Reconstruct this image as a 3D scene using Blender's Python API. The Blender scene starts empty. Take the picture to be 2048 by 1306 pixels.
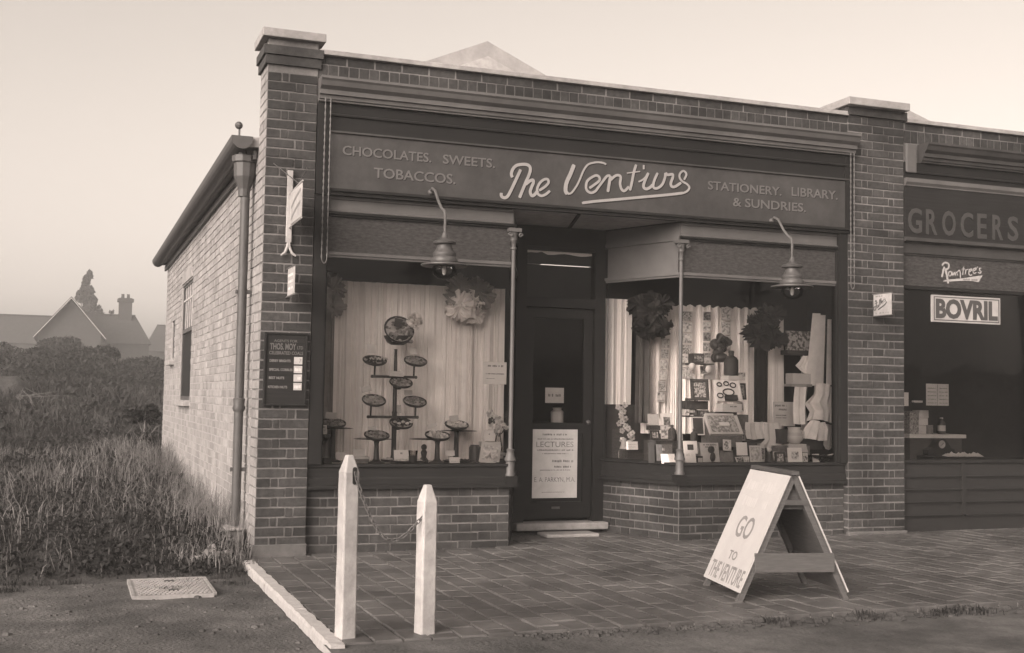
import bpy, math, random
import numpy as np
from mathutils import Vector, Matrix, noise as mnoise
random.seed(11); rng = np.random.default_rng(5)
SC = bpy.context.scene; COL = SC.collection

# ------------------------------------------------------------------ camera
cam = bpy.data.cameras.new('camera'); cam.sensor_width = 36.0; cam.lens = 2380.63/2048*36
cam.clip_start = .05; cam.clip_end = 2000
camo = bpy.data.objects.new('camera', cam); COL.objects.link(camo)
yaw, pit, rol = math.radians(20.309), math.radians(3.4536), math.radians(.9482)
F = Vector((math.sin(yaw)*math.cos(pit), math.cos(yaw)*math.cos(pit), math.sin(pit)))
Rv = Vector((math.cos(yaw), -math.sin(yaw), 0)); U = Rv.cross(F)
R2 = Rv*math.cos(rol)+U*math.sin(rol); U2 = -Rv*math.sin(rol)+U*math.cos(rol)
m = Matrix.Identity(4)
for i in range(3): m[i][0], m[i][1], m[i][2] = R2[i], U2[i], -F[i]
m.translation = (-1.3566, -9.2459, 1.2406); camo.matrix_world = m
SC.camera = camo

# ------------------------------------------------------------------ sky, sun, exposure
SUN_AZ, SUN_EL = math.radians(-128), math.radians(24)      # azimuth from +y towards +x
world = bpy.data.worlds.new('World'); SC.world = world; world.use_nodes = True
nt = world.node_tree; nt.nodes.clear()
sky = nt.nodes.new('ShaderNodeTexSky'); sky.sky_type = 'NISHITA'; sky.sun_disc = False
sky.sun_elevation = SUN_EL; sky.sun_rotation = SUN_AZ
sky.dust_density = 5.0; sky.air_density = 1.0; sky.ozone_density = 1.0
bw = nt.nodes.new('ShaderNodeRGBToBW'); nt.links.new(sky.outputs[0], bw.inputs[0])
mx = nt.nodes.new('ShaderNodeMix'); mx.data_type = 'RGBA'; mx.blend_type = 'MULTIPLY'; mx.inputs[0].default_value = 1
nt.links.new(bw.outputs[0], mx.inputs[6]); mx.inputs[7].default_value = (1, .885, .795, 1)   # sepia print: the sky's brightness only
bg = nt.nodes.new('ShaderNodeBackground'); bg.inputs[1].default_value = .138
wo = nt.nodes.new('ShaderNodeOutputWorld')
nt.links.new(mx.outputs[2], bg.inputs[0]); nt.links.new(bg.outputs[0], wo.inputs[0])
sl = bpy.data.lights.new('sun', 'SUN'); sl.energy = 1.45; sl.angle = math.radians(45); sl.color = (1, .91, .84)
so = bpy.data.objects.new('sun', sl); COL.objects.link(so)
sd = Vector((math.sin(SUN_AZ)*math.cos(SUN_EL), math.cos(SUN_AZ)*math.cos(SUN_EL), math.sin(SUN_EL)))
so.rotation_euler = sd.to_track_quat('Z', 'Y').to_euler(); so.location = (-20, 10, 20)
vs = SC.view_settings; vs.view_transform = 'Standard'; vs.look = 'None'; vs.exposure = 1.3; vs.gamma = 1; vs.use_curve_mapping = False

# ------------------------------------------------------------------ helpers
WL = {}                                                    # world location of every object built
def tag(o, label=None, cat=None, group=None, kind=None):
    if label: o['label'] = label
    if cat: o['category'] = cat
    if group: o['group'] = group
    if kind: o['kind'] = kind
    return o
def setparent(o, p):
    if p is not None:
        o.parent = p; o.matrix_parent_inverse = Matrix.Translation(-WL[p.name])
def thing(name, label, cat, loc, group=None):
    o = bpy.data.objects.new(name, None); COL.objects.link(o); o.location = loc; o.empty_display_size = .1
    WL[o.name] = Vector(loc); return tag(o, label, cat, group)
def link(name, me, loc, parent=None, rot=None):
    o = bpy.data.objects.new(name, me); COL.objects.link(o); o.location = loc
    if rot: o.rotation_euler = rot
    WL[o.name] = Vector(loc); setparent(o, parent); return o
def copy_tree(o, newloc, parent=None):
    c = o.copy(); COL.objects.link(c); d = Vector(newloc)-WL[o.name]
    c.location = Vector(newloc) if parent is None else o.location
    WL[c.name] = Vector(newloc)
    if parent is not None: c.parent = parent; c.matrix_parent_inverse = o.matrix_parent_inverse.copy()
    for k in list(o.children): copy_tree(k, WL[k.name]+d, c)
    return c
class MB:
    def __init__(s): s.v = []; s.f = []
    def add(s, vs, fs):
        n = len(s.v); s.v += [tuple(v) for v in vs]; s.f += [tuple(i+n for i in f) for f in fs]; return s
    def box(s, a, b):
        (x0,y0,z0),(x1,y1,z1) = a, b
        return s.add([(x0,y0,z0),(x1,y0,z0),(x1,y1,z0),(x0,y1,z0),(x0,y0,z1),(x1,y0,z1),(x1,y1,z1),(x0,y1,z1)],
                     [(0,3,2,1),(4,5,6,7),(0,1,5,4),(1,2,6,5),(2,3,7,6),(3,0,4,7)])
    def frame(s, o, u, v, n, u0, u1, v0, v1, n0, n1):       # a box in the frame (o; u, v, n)
        o, u, v, n = Vector(o), Vector(u), Vector(v), Vector(n)
        P = [o+u*a+v*b+n*c for c in (n0,n1) for b in (v0,v1) for a in (u0,u1)]
        P = [P[0],P[1],P[3],P[2],P[4],P[5],P[7],P[6]]
        return s.add(P, [(0,3,2,1),(4,5,6,7),(0,1,5,4),(1,2,6,5),(2,3,7,6),(3,0,4,7)])
    def bar(s, a, b, w, h=None, up=(0,0,1)):
        a, b = Vector(a), Vector(b); d = (b-a); L = d.length; d.normalize(); h = h or w
        sd_ = d.cross(Vector(up))
        if sd_.length < 1e-4: sd_ = d.cross(Vector((0,1,0)))
        sd_.normalize(); u2 = sd_.cross(d)
        return s.frame(a, d, sd_, u2, 0, L, -w/2, w/2, -h/2, h/2)
    def tube(s, pts, r, n=8, cap=True):
        pts = [Vector(p) for p in pts]; rs = r if isinstance(r, (list,tuple)) else [r]*len(pts)
        base = len(s.v); prev = None
        for i, p in enumerate(pts):
            d = (pts[min(i+1,len(pts)-1)]-pts[max(i-1,0)]).normalized()
            if prev is None:
                a = d.cross(Vector((0,0,1)))
                if a.length < .05: a = d.cross(Vector((1,0,0)))
            else: a = prev-d*prev.dot(d)
            a.normalize(); prev = a; b = d.cross(a)
            for k in range(n):
                t = 2*math.pi*k/n; s.v.append(tuple(p+a*(rs[i]*math.cos(t))+b*(rs[i]*math.sin(t))))
        for i in range(len(pts)-1):
            for k in range(n):
                k2 = (k+1)%n; s.f.append((base+i*n+k, base+i*n+k2, base+(i+1)*n+k2, base+(i+1)*n+k))
        if cap:
            s.f.append(tuple(base+k for k in range(n))[::-1]); s.f.append(tuple(base+(len(pts)-1)*n+k for k in range(n)))
        return s
    def lathe(s, c, prof, n=20, axis=None):
        c = Vector(c); base = len(s.v); q = Vector((0,0,1)).rotation_difference(Vector(axis)) if axis else None
        for r, z in prof:
            for k in range(n):
                t = 2*math.pi*k/n; w = Vector((r*math.cos(t), r*math.sin(t), z))
                if q: w.rotate(q)
                s.v.append(tuple(c+w))
        for i in range(len(prof)-1):
            for k in range(n):
                k2 = (k+1)%n; s.f.append((base+i*n+k, base+i*n+k2, base+(i+1)*n+k2, base+(i+1)*n+k))
        s.f.append(tuple(base+k for k in range(n))[::-1]); s.f.append(tuple(base+(len(prof)-1)*n+k for k in range(n)))
        return s
    def prism(s, poly, y0, y1, ax='y'):                     # polygon in (x,z) extruded in y, or in (y,z) extruded in x
        n = len(poly)
        if ax == 'y': P = [(x,y0,z) for x,z in poly]+[(x,y1,z) for x,z in poly]
        elif ax == 'x': P = [(y0,x,z) for x,z in poly]+[(y1,x,z) for x,z in poly]
        else: P = [(x,z,y0) for x,z in poly]+[(x,z,y1) for x,z in poly]
        return s.add(P, [tuple(range(n)), tuple(range(2*n-1,n-1,-1))]+[(i,i+n,(i+1)%n+n,(i+1)%n) for i in range(n)])
    def ball(s, c, r, seg=8, ring=6, sq=(1,1,1)):
        c = Vector(c); pr = []
        base = len(s.v)
        s.v.append((c.x,c.y,c.z-r*sq[2]))
        for i in range(1,ring):
            ph = -math.pi/2+math.pi*i/ring
            for k in range(seg):
                t = 2*math.pi*k/seg
                s.v.append((c.x+r*sq[0]*math.cos(ph)*math.cos(t), c.y+r*sq[1]*math.cos(ph)*math.sin(t), c.z+r*sq[2]*math.sin(ph)))
        s.v.append((c.x,c.y,c.z+r*sq[2])); top = len(s.v)-1
        for k in range(seg):
            s.f.append((base, base+1+(k+1)%seg, base+1+k)); o = base+1+(ring-2)*seg
            s.f.append((top, o+k, o+(k+1)%seg))
        for i in range(ring-2):
            for k in range(seg):
                a = base+1+i*seg; s.f.append((a+k, a+(k+1)%seg, a+seg+(k+1)%seg, a+seg+k))
        return s
    def ribbon(s, pts, w, o, u, v, n, t=.006, taper=True):  # a brush stroke of width w on the plane (o; u, v), thickness t along n
        P = [Vector(p) for p in pts]
        if len(P) > 2:
            Q = []
            for i in range(len(P)-1):
                p0, p1, p2, p3 = P[max(i-1,0)], P[i], P[i+1], P[min(i+2,len(P)-1)]
                for j in range(5):
                    k = j/5; Q.append(.5*((2*p1)+(p2-p0)*k+(2*p0-5*p1+4*p2-p3)*k*k+(3*p1-p0-3*p2+p3)*k**3))
            P = Q+[P[-1]]
        o, u, v, n = Vector(o), Vector(u), Vector(v), Vector(n); base = len(s.v)
        for i, p in enumerate(P):
            d = P[min(i+1,len(P)-1)]-P[max(i-1,0)]
            if d.length < 1e-9: d = Vector((1,0))
            d.normalize(); e = Vector((-d.y, d.x))*w/2
            if taper and (i == 0 or i == len(P)-1): e *= .75
            for q in (p+e, p-e):
                for c in (0, t): s.v.append(tuple(o+u*q.x+v*q.y+n*c))
        for i in range(len(P)-1):
            a = base+4*i; b = a+4
            s.f += [(a+1,b+1,b+3,a+3), (a,a+2,b+2,b), (a,b,b+1,a+1), (a+2,a+3,b+3,b+2)]
        a = base; s.f.append((a,a+1,a+3,a+2)); a = base+4*(len(P)-1); s.f.append((a,a+2,a+3,a+1))
        return s
    def build(s, name, mat, parent=None, smooth=False, bevel=0, **kw):
        A = np.array(s.v, dtype=float); o = np.array([A[:,0].mean(), A[:,1].mean(), A[:,2].min()])
        me = bpy.data.meshes.new(name); me.from_pydata((A-o).tolist(), [], s.f); me.materials.append(mat)
        if smooth: me.polygons.foreach_set('use_smooth', [True]*len(me.polygons))
        ob = link(name, me, tuple(o), parent)
        if smooth: 
            try: me.set_sharp_from_angle(angle=math.radians(40))
            except Exception: pass
        if bevel:
            b = ob.modifiers.new('bevel', 'BEVEL'); b.width = bevel; b.segments = 2; b.limit_method = 'ANGLE'
        if kw: tag(ob, **kw)
        return ob

# ------------------------------------------------------------------ materials: one sepia print, so greys with a faint warm cast
def M(name, a, rough=.8, var=.2, scale=12., bump=0., bscale=60., rnd=0., spec=.35, tint=(1,.948,.93), metal=0., stretch=(1,1,1), dirt=0., trans=0.):
    mt = bpy.data.materials.new(name); mt.use_nodes = True; n = mt.node_tree; L = n.links; N = n.nodes
    bs = N['Principled BSDF']; bs.inputs['Roughness'].default_value = rough; bs.inputs['Metallic'].default_value = metal
    bs.inputs['Specular IOR Level'].default_value = spec
    g = N.new('ShaderNodeNewGeometry'); mp = N.new('ShaderNodeMapping'); L.new(g.outputs['Position'], mp.inputs[0]); mp.inputs['Scale'].default_value = stretch
    no = N.new('ShaderNodeTexNoise'); no.inputs['Scale'].default_value = scale; no.inputs['Detail'].default_value = 5; no.inputs['Roughness'].default_value = .65
    L.new(mp.outputs[0], no.inputs[0])
    mr = N.new('ShaderNodeMapRange'); mr.inputs[1].default_value = .3; mr.inputs[2].default_value = .7
    mr.inputs[3].default_value = 1-var; mr.inputs[4].default_value = 1+var; L.new(no.outputs[0], mr.inputs[0]); fac = mr.outputs[0]
    if rnd:
        oi = N.new('ShaderNodeObjectInfo'); ad = N.new('ShaderNodeMath'); ad.operation = 'ADD'
        L.new(oi.outputs['Random'], ad.inputs[0]); L.new(g.outputs['Random Per Island'], ad.inputs[1])
        fr = N.new('ShaderNodeMath'); fr.operation = 'FRACT'; L.new(ad.outputs[0], fr.inputs[0])
        m2 = N.new('ShaderNodeMapRange'); m2.inputs[3].default_value = 1-rnd; m2.inputs[4].default_value = 1+rnd; L.new(fr.outputs[0], m2.inputs[0])
        mu = N.new('ShaderNodeMath'); mu.operation = 'MULTIPLY'; L.new(fac, mu.inputs[0]); L.new(m2.outputs[0], mu.inputs[1]); fac = mu.outputs[0]
    if dirt:                                               # large soft stains
        n3 = N.new('ShaderNodeTexNoise'); n3.inputs['Scale'].default_value = 1.7; n3.inputs['Detail'].default_value = 6; L.new(g.outputs['Position'], n3.inputs[0])
        m3 = N.new('ShaderNodeMapRange'); m3.inputs[1].default_value = .35; m3.inputs[2].default_value = .65; m3.inputs[3].default_value = 1-dirt; m3.inputs[4].default_value = 1+dirt*.4; L.new(n3.outputs[0], m3.inputs[0])
        mu = N.new('ShaderNodeMath'); mu.operation = 'MULTIPLY'; L.new(fac, mu.inputs[0]); L.new(m3.outputs[0], mu.inputs[1]); fac = mu.outputs[0]
    cm = N.new('ShaderNodeVectorMath'); cm.operation = 'SCALE'; cm.inputs[0].default_value = (a*tint[0], a*tint[1], a*tint[2]); L.new(fac, cm.inputs['Scale'])
    L.new(cm.outputs[0], bs.inputs['Base Color'])
    if bump:
        nb = N.new('ShaderNodeTexNoise'); nb.inputs['Scale'].default_value = bscale; nb.inputs['Detail'].default_value = 4; L.new(mp.outputs[0], nb.inputs[0])
        bp = N.new('ShaderNodeBump'); bp.inputs['Strength'].default_value = 1; bp.inputs['Distance'].default_value = bump; L.new(nb.outputs[0], bp.inputs['Height']); L.new(bp.outputs[0], bs.inputs['Normal'])
    if trans:
        tr = N.new('ShaderNodeBsdfTranslucent'); L.new(cm.outputs[0], tr.inputs[0]); ms = N.new('ShaderNodeMixShader'); ms.inputs[0].default_value = trans
        L.new(bs.outputs[0], ms.inputs[1]); L.new(tr.outputs[0], ms.inputs[2]); L.new(ms.outputs[0], N['Material Output'].inputs[0])
    return mt
def Mpic(name, lo, hi, scale, thr=.5, soft=.12):           # flat print: a halftone picture
    mt = bpy.data.materials.new(name); mt.use_nodes = True; n = mt.node_tree; L = n.links; N = n.nodes; bs = N['Principled BSDF']
    bs.inputs['Roughness'].default_value = .5; g = N.new('ShaderNodeNewGeometry'); no = N.new('ShaderNodeTexNoise'); no.inputs['Scale'].default_value = scale; no.inputs['Detail'].default_value = 2.5
    L.new(g.outputs['Position'], no.inputs[0]); mr = N.new('ShaderNodeMapRange'); mr.inputs[1].default_value = thr-soft; mr.inputs[2].default_value = thr+soft; mr.inputs[3].default_value = lo; mr.inputs[4].default_value = hi
    L.new(no.outputs[0], mr.inputs[0]); cm = N.new('ShaderNodeVectorMath'); cm.operation = 'SCALE'; cm.inputs[0].default_value = (1,.95,.93); L.new(mr.outputs[0], cm.inputs['Scale']); L.new(cm.outputs[0], bs.inputs['Base Color'])
    return mt
def Mglass(name, refl=1.0, tcol=.93, rough=.015):          # thin sheet: clear with a Fresnel reflection
    mt = bpy.data.materials.new(name); mt.use_nodes = True; n = mt.node_tree; L = n.links; N = n.nodes; N.remove(N['Principled BSDF'])
    t = N.new('ShaderNodeBsdfTransparent'); t.inputs[0].default_value = (tcol, tcol*.99, tcol*.98, 1); gl = N.new('ShaderNodeBsdfGlossy'); gl.inputs['Roughness'].default_value = rough
    gl.inputs[0].default_value = (refl, refl, refl, 1); fr = N.new('ShaderNodeFresnel'); fr.inputs[0].default_value = 1.45
    ms = N.new('ShaderNodeMixShader'); L.new(fr.outputs[0], ms.inputs[0]); L.new(t.outputs[0], ms.inputs[1]); L.new(gl.outputs[0], ms.inputs[2]); L.new(ms.outputs[0], N['Material Output'].inputs[0])
    return mt
brick_m = M('red_brick', .035, .85, .4, 26, .002, 140, .36, dirt=.5)
mortar_m = M('lime_mortar', .16, .95, .18, 40, .002, 150, dirt=.4)
pale_m = M('pale_brick', .245, .9, .16, 18, .002, 120, .17, dirt=.18)
pmortar_m = M('pale_mortar', .28, .95, .15, 30, .002, 150)
stone_m = M('cement_stone', .26, .9, .2, 14, .002, 90, dirt=.2)
render_m = M('cement_render', .10, .9, .2, 14, .002, 90, dirt=.2)
dark_m = M('dark_paint', .011, .62, .14, 9, .0006, 50, stretch=(1,1,4), dirt=.2, spec=.2)
fascia_m = M('fascia_paint', .043, .55, .22, 6, .0008, 40, dirt=.25, spec=.25)
mid_m = M('buff_paint', .092, .5, .12, 9, .0006, 60, dirt=.2)
sill_m = M('sill_paint', .014, .65, .3, 14, .001, 70, stretch=(.2,1,4), spec=.2, dirt=.25)
wood_m = M('bare_board', .07, .75, .25, 10, .001, 60, stretch=(1,1,12))
black_m = M('black_paint', .018, .45, .1)
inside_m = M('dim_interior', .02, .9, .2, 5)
cream_m = M('cream_letter', .25, .6, .1)
gold_m = M('gilt_letter', .10, .45, .12)
grocer_m = M('grocer_letter', .04, .5, .15)
white_m = M('white_paint', .34, .75, .2, 13, .0025, 45, dirt=.2)
board_m = M('board_white', .36, .7, .05, 9, .0006, 70, dirt=.05)
paper_m = M('white_paper', .72, .8, .05)
paper2_m = M('cream_paper', .55, .8, .07)
ink_m = M('ink', .05, .7, .1); faint_m = M('faded_ink', .52, .7, .1); midink_m = M('brown_ink', .17, .7, .15)
curtain_m = M('curtain_cloth', .88, .9, .05, 9)
crepe_w = M('crepe_white', .84, .95, .1); crepe_g = M('crepe_grey', .32, .95, .12, trans=.15); crepe_s = M('crepe_slate', .10, .95, .15); column_m = M('column_paint', .075, .5, .15, 12, .0006, 60); enamel_m = M('old_enamel', .33, .5, .12, 9, dirt=.15)
crepe_b = M('crepe_black', .035, .95, .2)
iron_m = M('painted_iron', .10, .5, .2, 25, .0008, 90)
lead_m = M('grey_iron', .06, .5, .15, 12, .0006, 60)
steel_m = M('lamp_metal', .07, .5, .3, 20, metal=.2)
dishrim_m = M('dish_rim', .045, .35, .1); dish_m = M('dish_inside', .5, .5, .1)
sweet_w = M('sweets_pale', .6, .5, .2, 40, rnd=.35); sweet_g = M('sweets_grey', .26, .5, .3, 60, rnd=.45); sweet_d = M('sweets_dark', .07, .4, .3, 60, rnd=.6)
card_m = M('card', .45, .8, .1); box_m = M('box_card', .16, .7, .25, 30, rnd=.3); boxd_m = M('box_dark', .05, .6, .2)
pic_a = Mpic('picture_print_a', .06, .55, 60); pic_b = Mpic('picture_print_b', .12, .65, 42, .47); pic_c = Mpic('picture_print_c', .03, .3, 50, .5)
floral_m = Mpic('floral_print', .10, .5, 34, .5, .06)
glass_m = Mglass('window_glass', .22, .97); jar_m = Mglass('jar_glass', .35, .88); cath_m = M('obscured_glass', .17, .35, .35, 45, .006, 55, spec=.5, stretch=(.45,1,1.3), trans=.75)
paving_m = M('paving_brick', .088, .45, .22, 16, .002, 90, .2, dirt=.4); joint_m = M('sand_joint', .34, .95, .2, 30, .002, 120)
kerb_m = M('kerb_whitewash', .32, .9, .15, 20, .004, 60)
grass_m = M('grass', .037, .8, .6, 1.5, rnd=.6, dirt=.35, trans=.3); straw_m = M('dry_grass', .15, .85, .3, 4, rnd=.35, trans=.3)
soil_m = M('soil', .05, .95, .4, 5, .02, 28, dirt=.35); dirt_m = M('trodden_dirt', .072, .95, .35, 7, .014, 40, dirt=.5)
leaf_m = M('leaf', .024, .8, .4, 1.2, rnd=.45, trans=.25); bark_m = M('bark', .09, .9, .3, 8, .01, 30)
slate_m = M('slate', .26, .7, .2, 6, rnd=.2); tile_m = M('roof_tile', .03, .8, .25, 4, .01, 20); housew_m = M('house_wall', .035, .9, .2, 3); barge_m = M('barge_board', .3, .7, .1)  # glare is put into the pale slate, backlit shade into house wall and tile

def text(s, x0, x1, z0, z1, y, mat, parent, name='lettering', bold=0., ext=.003, shear=0., o=None, u=(1,0,0), v=(0,0,1), n=(0,-1,0), sc=None):
    c = bpy.data.curves.new('t', 'FONT'); c.body = s; c.size = 1; c.offset = bold; c.shear = shear; c.resolution_u = 3; c.extrude = .5
    ob = bpy.data.objects.new('t', c); me = bpy.data.meshes.new_from_object(ob)
    A = np.array([v_.co[:] for v_ in me.vertices]); F_ = [tuple(p.vertices) for p in me.polygons]
    bpy.data.objects.remove(ob); bpy.data.meshes.remove(me); bpy.data.curves.remove(c)
    mn, mxx = A.min(0), A.max(0); A = (A-mn)/(mxx-mn+1e-9)
    o = Vector(o) if o else Vector((0, y, 0)); u, v, n = Vector(u), Vector(v), Vector(n)
    P = [o+u*(x0+a[0]*(x1-x0))+v*(z0+a[1]*(z1-z0))+n*(.0005+a[2]*ext) for a in A]
    return MB().add(P, F_).build(name, mat, parent)
def marks(rows, o, u, v, n, mat, parent, name='lettering', seed=1):
    # print too small or worn to read: a ragged run of little blocks for every row (u0, u1, v0, v1)
    r = random.Random(seed); mb = MB()
    for (a, b, c, d) in rows:
        x = a; h = d-c
        while x < b:
            w = h*r.uniform(.35, .8); w = min(w, b-x)
            if r.random() < .86: mb.frame(o, u, v, n, x, x+w*.78, c+h*r.uniform(0,.15), d-h*r.uniform(0,.25), .0003, .0009)
            x += w
    return mb.build(name, mat, parent)
X3, Z3, N3 = (1,0,0), (0,0,1), (0,-1,0)
# ------------------------------------------------------------------ ground
def sst(a, b, x): t = np.clip((x-a)/(b-a), 0, 1); return t*t*(3-2*t)
def rise(x, y):
    x = np.asarray(x, float); y = np.asarray(y, float)
    h = -.055+.19*sst(-.7, .6, y)*sst(.1,-.8,x)+.25*sst(1, 10, y)+1.0*sst(10, 24, y)+.4*sst(24, 70, y)
    b = .05*np.sin(1.9*x+.7*y)*np.sin(1.1*y-.6*x+1)+.03*np.sin(4.3*x+1.3)*np.sin(3.7*y+.4)
    return h+b*sst(-.6, .5, y)*sst(.1,-.3,x)+.006*np.sin(13*x+3*y)*np.sin(11*y-5*x)*sst(.5,-.5,y)
def gz(x, y): return float(rise(x, y))
def pz(x): return .0+.0068*x                               # the pavement climbs a little to the right
def grid_mesh(name, xs, ys, mat, **kw):
    X, Y = np.meshgrid(xs, ys); Z = rise(X, Y); nx, ny = len(xs), len(ys)
    V = np.stack([X.ravel(), Y.ravel(), Z.ravel()], 1); i = np.arange(nx*ny).reshape(ny, nx)
    Fq = np.stack([i[:-1,:-1], i[:-1,1:], i[1:,1:], i[1:,:-1]], -1).reshape(-1, 4)
    me = bpy.data.meshes.new(name); me.from_pydata(V.tolist(), [], Fq.tolist()); me.materials.append(mat)
    me.polygons.foreach_set('use_smooth', [True]*len(me.polygons)); o = link(name, me, (0,0,0)); tag(o, kind='structure', **kw); return o
def spaced(a, b, n, p=1.0): return a+(b-a)*np.linspace(0, 1, n)**p
xs = np.concatenate([-spaced(6, 700, 26, 3)[::-1], np.linspace(-6, .05, 90)[1:], spaced(.3, 12, 14), spaced(14, 700, 22, 3)])
ys = np.concatenate([-spaced(8, 700, 20, 3)[::-1], np.linspace(-8, 14, 200)[1:], spaced(14.5, 900, 50, 3)])
ground = grid_mesh('ground', xs, ys, soil_m, label='rough open ground rising behind the shop')
# bare trodden earth in front, a sheet just above the soil
xs = np.linspace(-6, -.12, 70); ys = np.linspace(-7.5, -.66, 80)
yard = grid_mesh('path', xs, ys, dirt_m, label='bare trodden earth left of the brick pavement'); yard.location.z = .004
WL[yard.name] = Vector((0,0,.004))
mb = MB()
road = None
xs = np.linspace(-.12, 14, 90); ys = np.linspace(-8, -3.27, 40)
road = grid_mesh('road', xs, ys, dirt_m, label='unmade earth road along the front edge of the pavement'); road.location.z = .047; WL[road.name] = Vector((0,0,.047))

# ---- pavement: a bed of sand joints and one object for every one of the 300 nearest tiles
bed = MB()
bed.add([(-.02,-3.285,pz(0)-.012),(14,-3.285,pz(14)-.012),(14,.98,pz(14)-.012),(-.02,.98,pz(0)-.012),(-.02,-3.285,-.2),(14,-3.285,-.2),(14,.98,-.2),(-.02,.98,-.2)],
        [(0,1,2,3),(0,4,5,1),(1,5,6,2),(2,6,7,3),(3,7,4,0)])
pavement = bed.build('pavement', joint_m, kind='structure', label='brick paved forecourt in front of the two shops')
TX, TY = .1525, .2305
tiles = []
for i in range(int(9.6/TX)):
    for j in range(20):
        y0 = -3.3+j*TY-(TY/2 if i % 2 else 0); x0 = i*TX-.02
        if y0 < -3.5: continue
        y1 = min(y0+TY, .96); y0 = max(y0, -3.30)
        if y1-y0 < .05: continue
        tiles.append((x0, y0, y1))
camxy = np.array([-1.3566,-9.2459])
tiles.sort(key=lambda t: (t[0]-camxy[0])**2+(t[1]-camxy[1])**2+(30 if t[0] > 5.9 or t[0] < -.1 else 0))
tv = []
for k in range(5):
    r = random.Random(k); c = TX/2-.0055; d = TY/2-.0055
    P = [(sx*(c-(.004 if z > 0 else 0))+r.uniform(-.0015,.0015), sy*(d-(.004 if z > 0 else 0))+r.uniform(-.0015,.0015), z+r.uniform(-.001,.001)*(z > -.02)) for z in (-.05, -.004, .004) for sx, sy in ((-1,-1),(1,-1),(1,1),(-1,1))]
    P = [(p[0], p[1], p[2]) for p in P]
    Fc = [(0,1,5,4),(1,2,6,5),(2,3,7,6),(3,0,4,7),(4,5,9,8),(5,6,10,9),(6,7,11,10),(7,4,8,11),(8,9,10,11)]
    me = bpy.data.meshes.new('paving_brick'); me.from_pydata(P, [], Fc); me.materials.append(paving_m); tv.append((me, P, Fc))
stuff = MB(); nt_ = 0
for (x0, y0, y1) in tiles:
    x = x0+TX/2; y = (y0+y1)/2; full = abs(y1-y0-TY) < .01; z = pz(x)+random.uniform(-.003,.003)-.02*max(0, math.sin((x-2)*1.1)*0)
    me, P, Fc = random.choice(tv)
    if full and nt_ < 300:
        link('paving_brick', me, (x, y, z), pavement, (random.uniform(-.012,.012), random.uniform(-.016,.016), random.uniform(-.012,.012))); nt_ += 1
    else:
        s = (y1-y0-.009)/(TY-.009); a = random.uniform(-.008,.008)
        stuff.add([(x+p[0]+random.uniform(-.001,.001), y+p[1]*s, z+p[2]+a*p[0]) for p in P], Fc)
stuff.build('paving_brick', paving_m, pavement, kind='stuff')
for i in range(6):                                         # whitewashed edging beside the earth
    y0 = -.2-i*.53; r = random.Random(i)
    kb = MB(); n = 9; V = []
    for k in range(n+1):
        yy = y0-.525*k/n; j = lambda a: r.uniform(-a, a)
        V += [(-.112+j(.002), yy, -.14), (-.108+j(.004), yy, -.01+j(.002)), (-.10+j(.004), yy, .010+j(.002)), (-.032+j(.007), yy, .011+j(.002)), (-.021, yy, -.14)]
    Fk = []
    for k in range(n):
        for q in range(4): Fk.append((5*k+q, 5*k+5+q, 5*k+6+q, 5*k+1+q))
    Fk += [(0,1,2,3,4), tuple(5*n+q for q in (4,3,2,1,0))]
    kb.add(V, Fk).build('kerb_stone', kerb_m, pavement)

# ------------------------------------------------------------------ brickwork
bcache = {}
def brick_me(L, H, D, mat, nm='brick'):
    k = (round(L,3), round(H,3), round(D,3), mat.name, random.randrange(3))
    if k not in bcache:
        r = random.Random(str(k)); P = []
        for y in (0, D):
            e = .0025 if y == 0 else 0
            for sx, sz in ((-1,-1),(1,-1),(1,1),(-1,1)):
                P.append((sx*(L/2-e)+r.uniform(-.0026,.0026), y+r.uniform(0,.002)*(y == 0), sz*(H/2-e)+r.uniform(-.0022,.0022)))
        me = bpy.data.meshes.new(nm); me.from_pydata(P, [], [(0,1,2,3),(4,7,6,5),(0,4,5,1),(1,5,6,2),(2,6,7,3),(3,7,4,0)]); me.materials.append(mat); bcache[k] = (me, P)
    return bcache[k]
CH = .0752                                                 # one course with its joint
def lay(parent, o, ang, length, z0, ncourse, rowf, mat=brick_m, objs=True, H=CH, J=.0085, D=.06, proud=.004, skip=None, jit=.0018, mb=None, nm='brick'):
    # bricks along direction ang from o; face turned to the right-hand normal (front when ang = 0)
    ca, sa = math.cos(ang), math.sin(ang); n = (sa, -ca)
    for c in range(ncourse):
        x = 0; zc = z0+c*H+H/2
        for L in rowf(c, length):
            L = min(L, length-x)
            if L < .02: break
            xc = x+L/2; x += L
            if skip and skip(xc, zc): continue
            me, P = brick_me(L-J, H-J, D, mat, nm); pr = proud+random.uniform(-jit, jit)
            cx, cy = o[0]+ca*xc+n[0]*pr, o[1]+sa*xc+n[1]*pr; dz = random.uniform(-jit, jit)*.7; da = random.uniform(-.008,.008)
            if objs: link(nm, me, (cx, cy, zc+dz), parent, (0, random.uniform(-.006,.006), ang+da))
            else:
                mb.add([(cx+ca*p[0]-sa*p[1], cy+sa*p[0]+ca*p[1], zc+dz+p[2]) for p in P], [(0,1,2,3),(0,4,5,1),(1,5,6,2),(2,6,7,3),(3,7,4,0)])
def flemish(c, L):
    out = [.2275] if c % 2 == 0 else [.113, .057]
    while sum(out) < L: out += ([.113, .2275] if (c % 2 == 0) else [.2275, .113])
    t = 0; r = []
    for b in out:
        b = min(b, L-t)
        if L-t-b < .03: b = L-t
        if b > .01: r.append(b)
        t += b
    return r
def bond_left(c, L): return [.226, .064, L-.290] if c % 2 == 0 else [.112, .058, L-.170]
def bond_right(c, L): return [.228, .112, L-.340-.0, ] if c % 2 == 0 else [.112, .058, .2275, .058, L-.4555]
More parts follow.
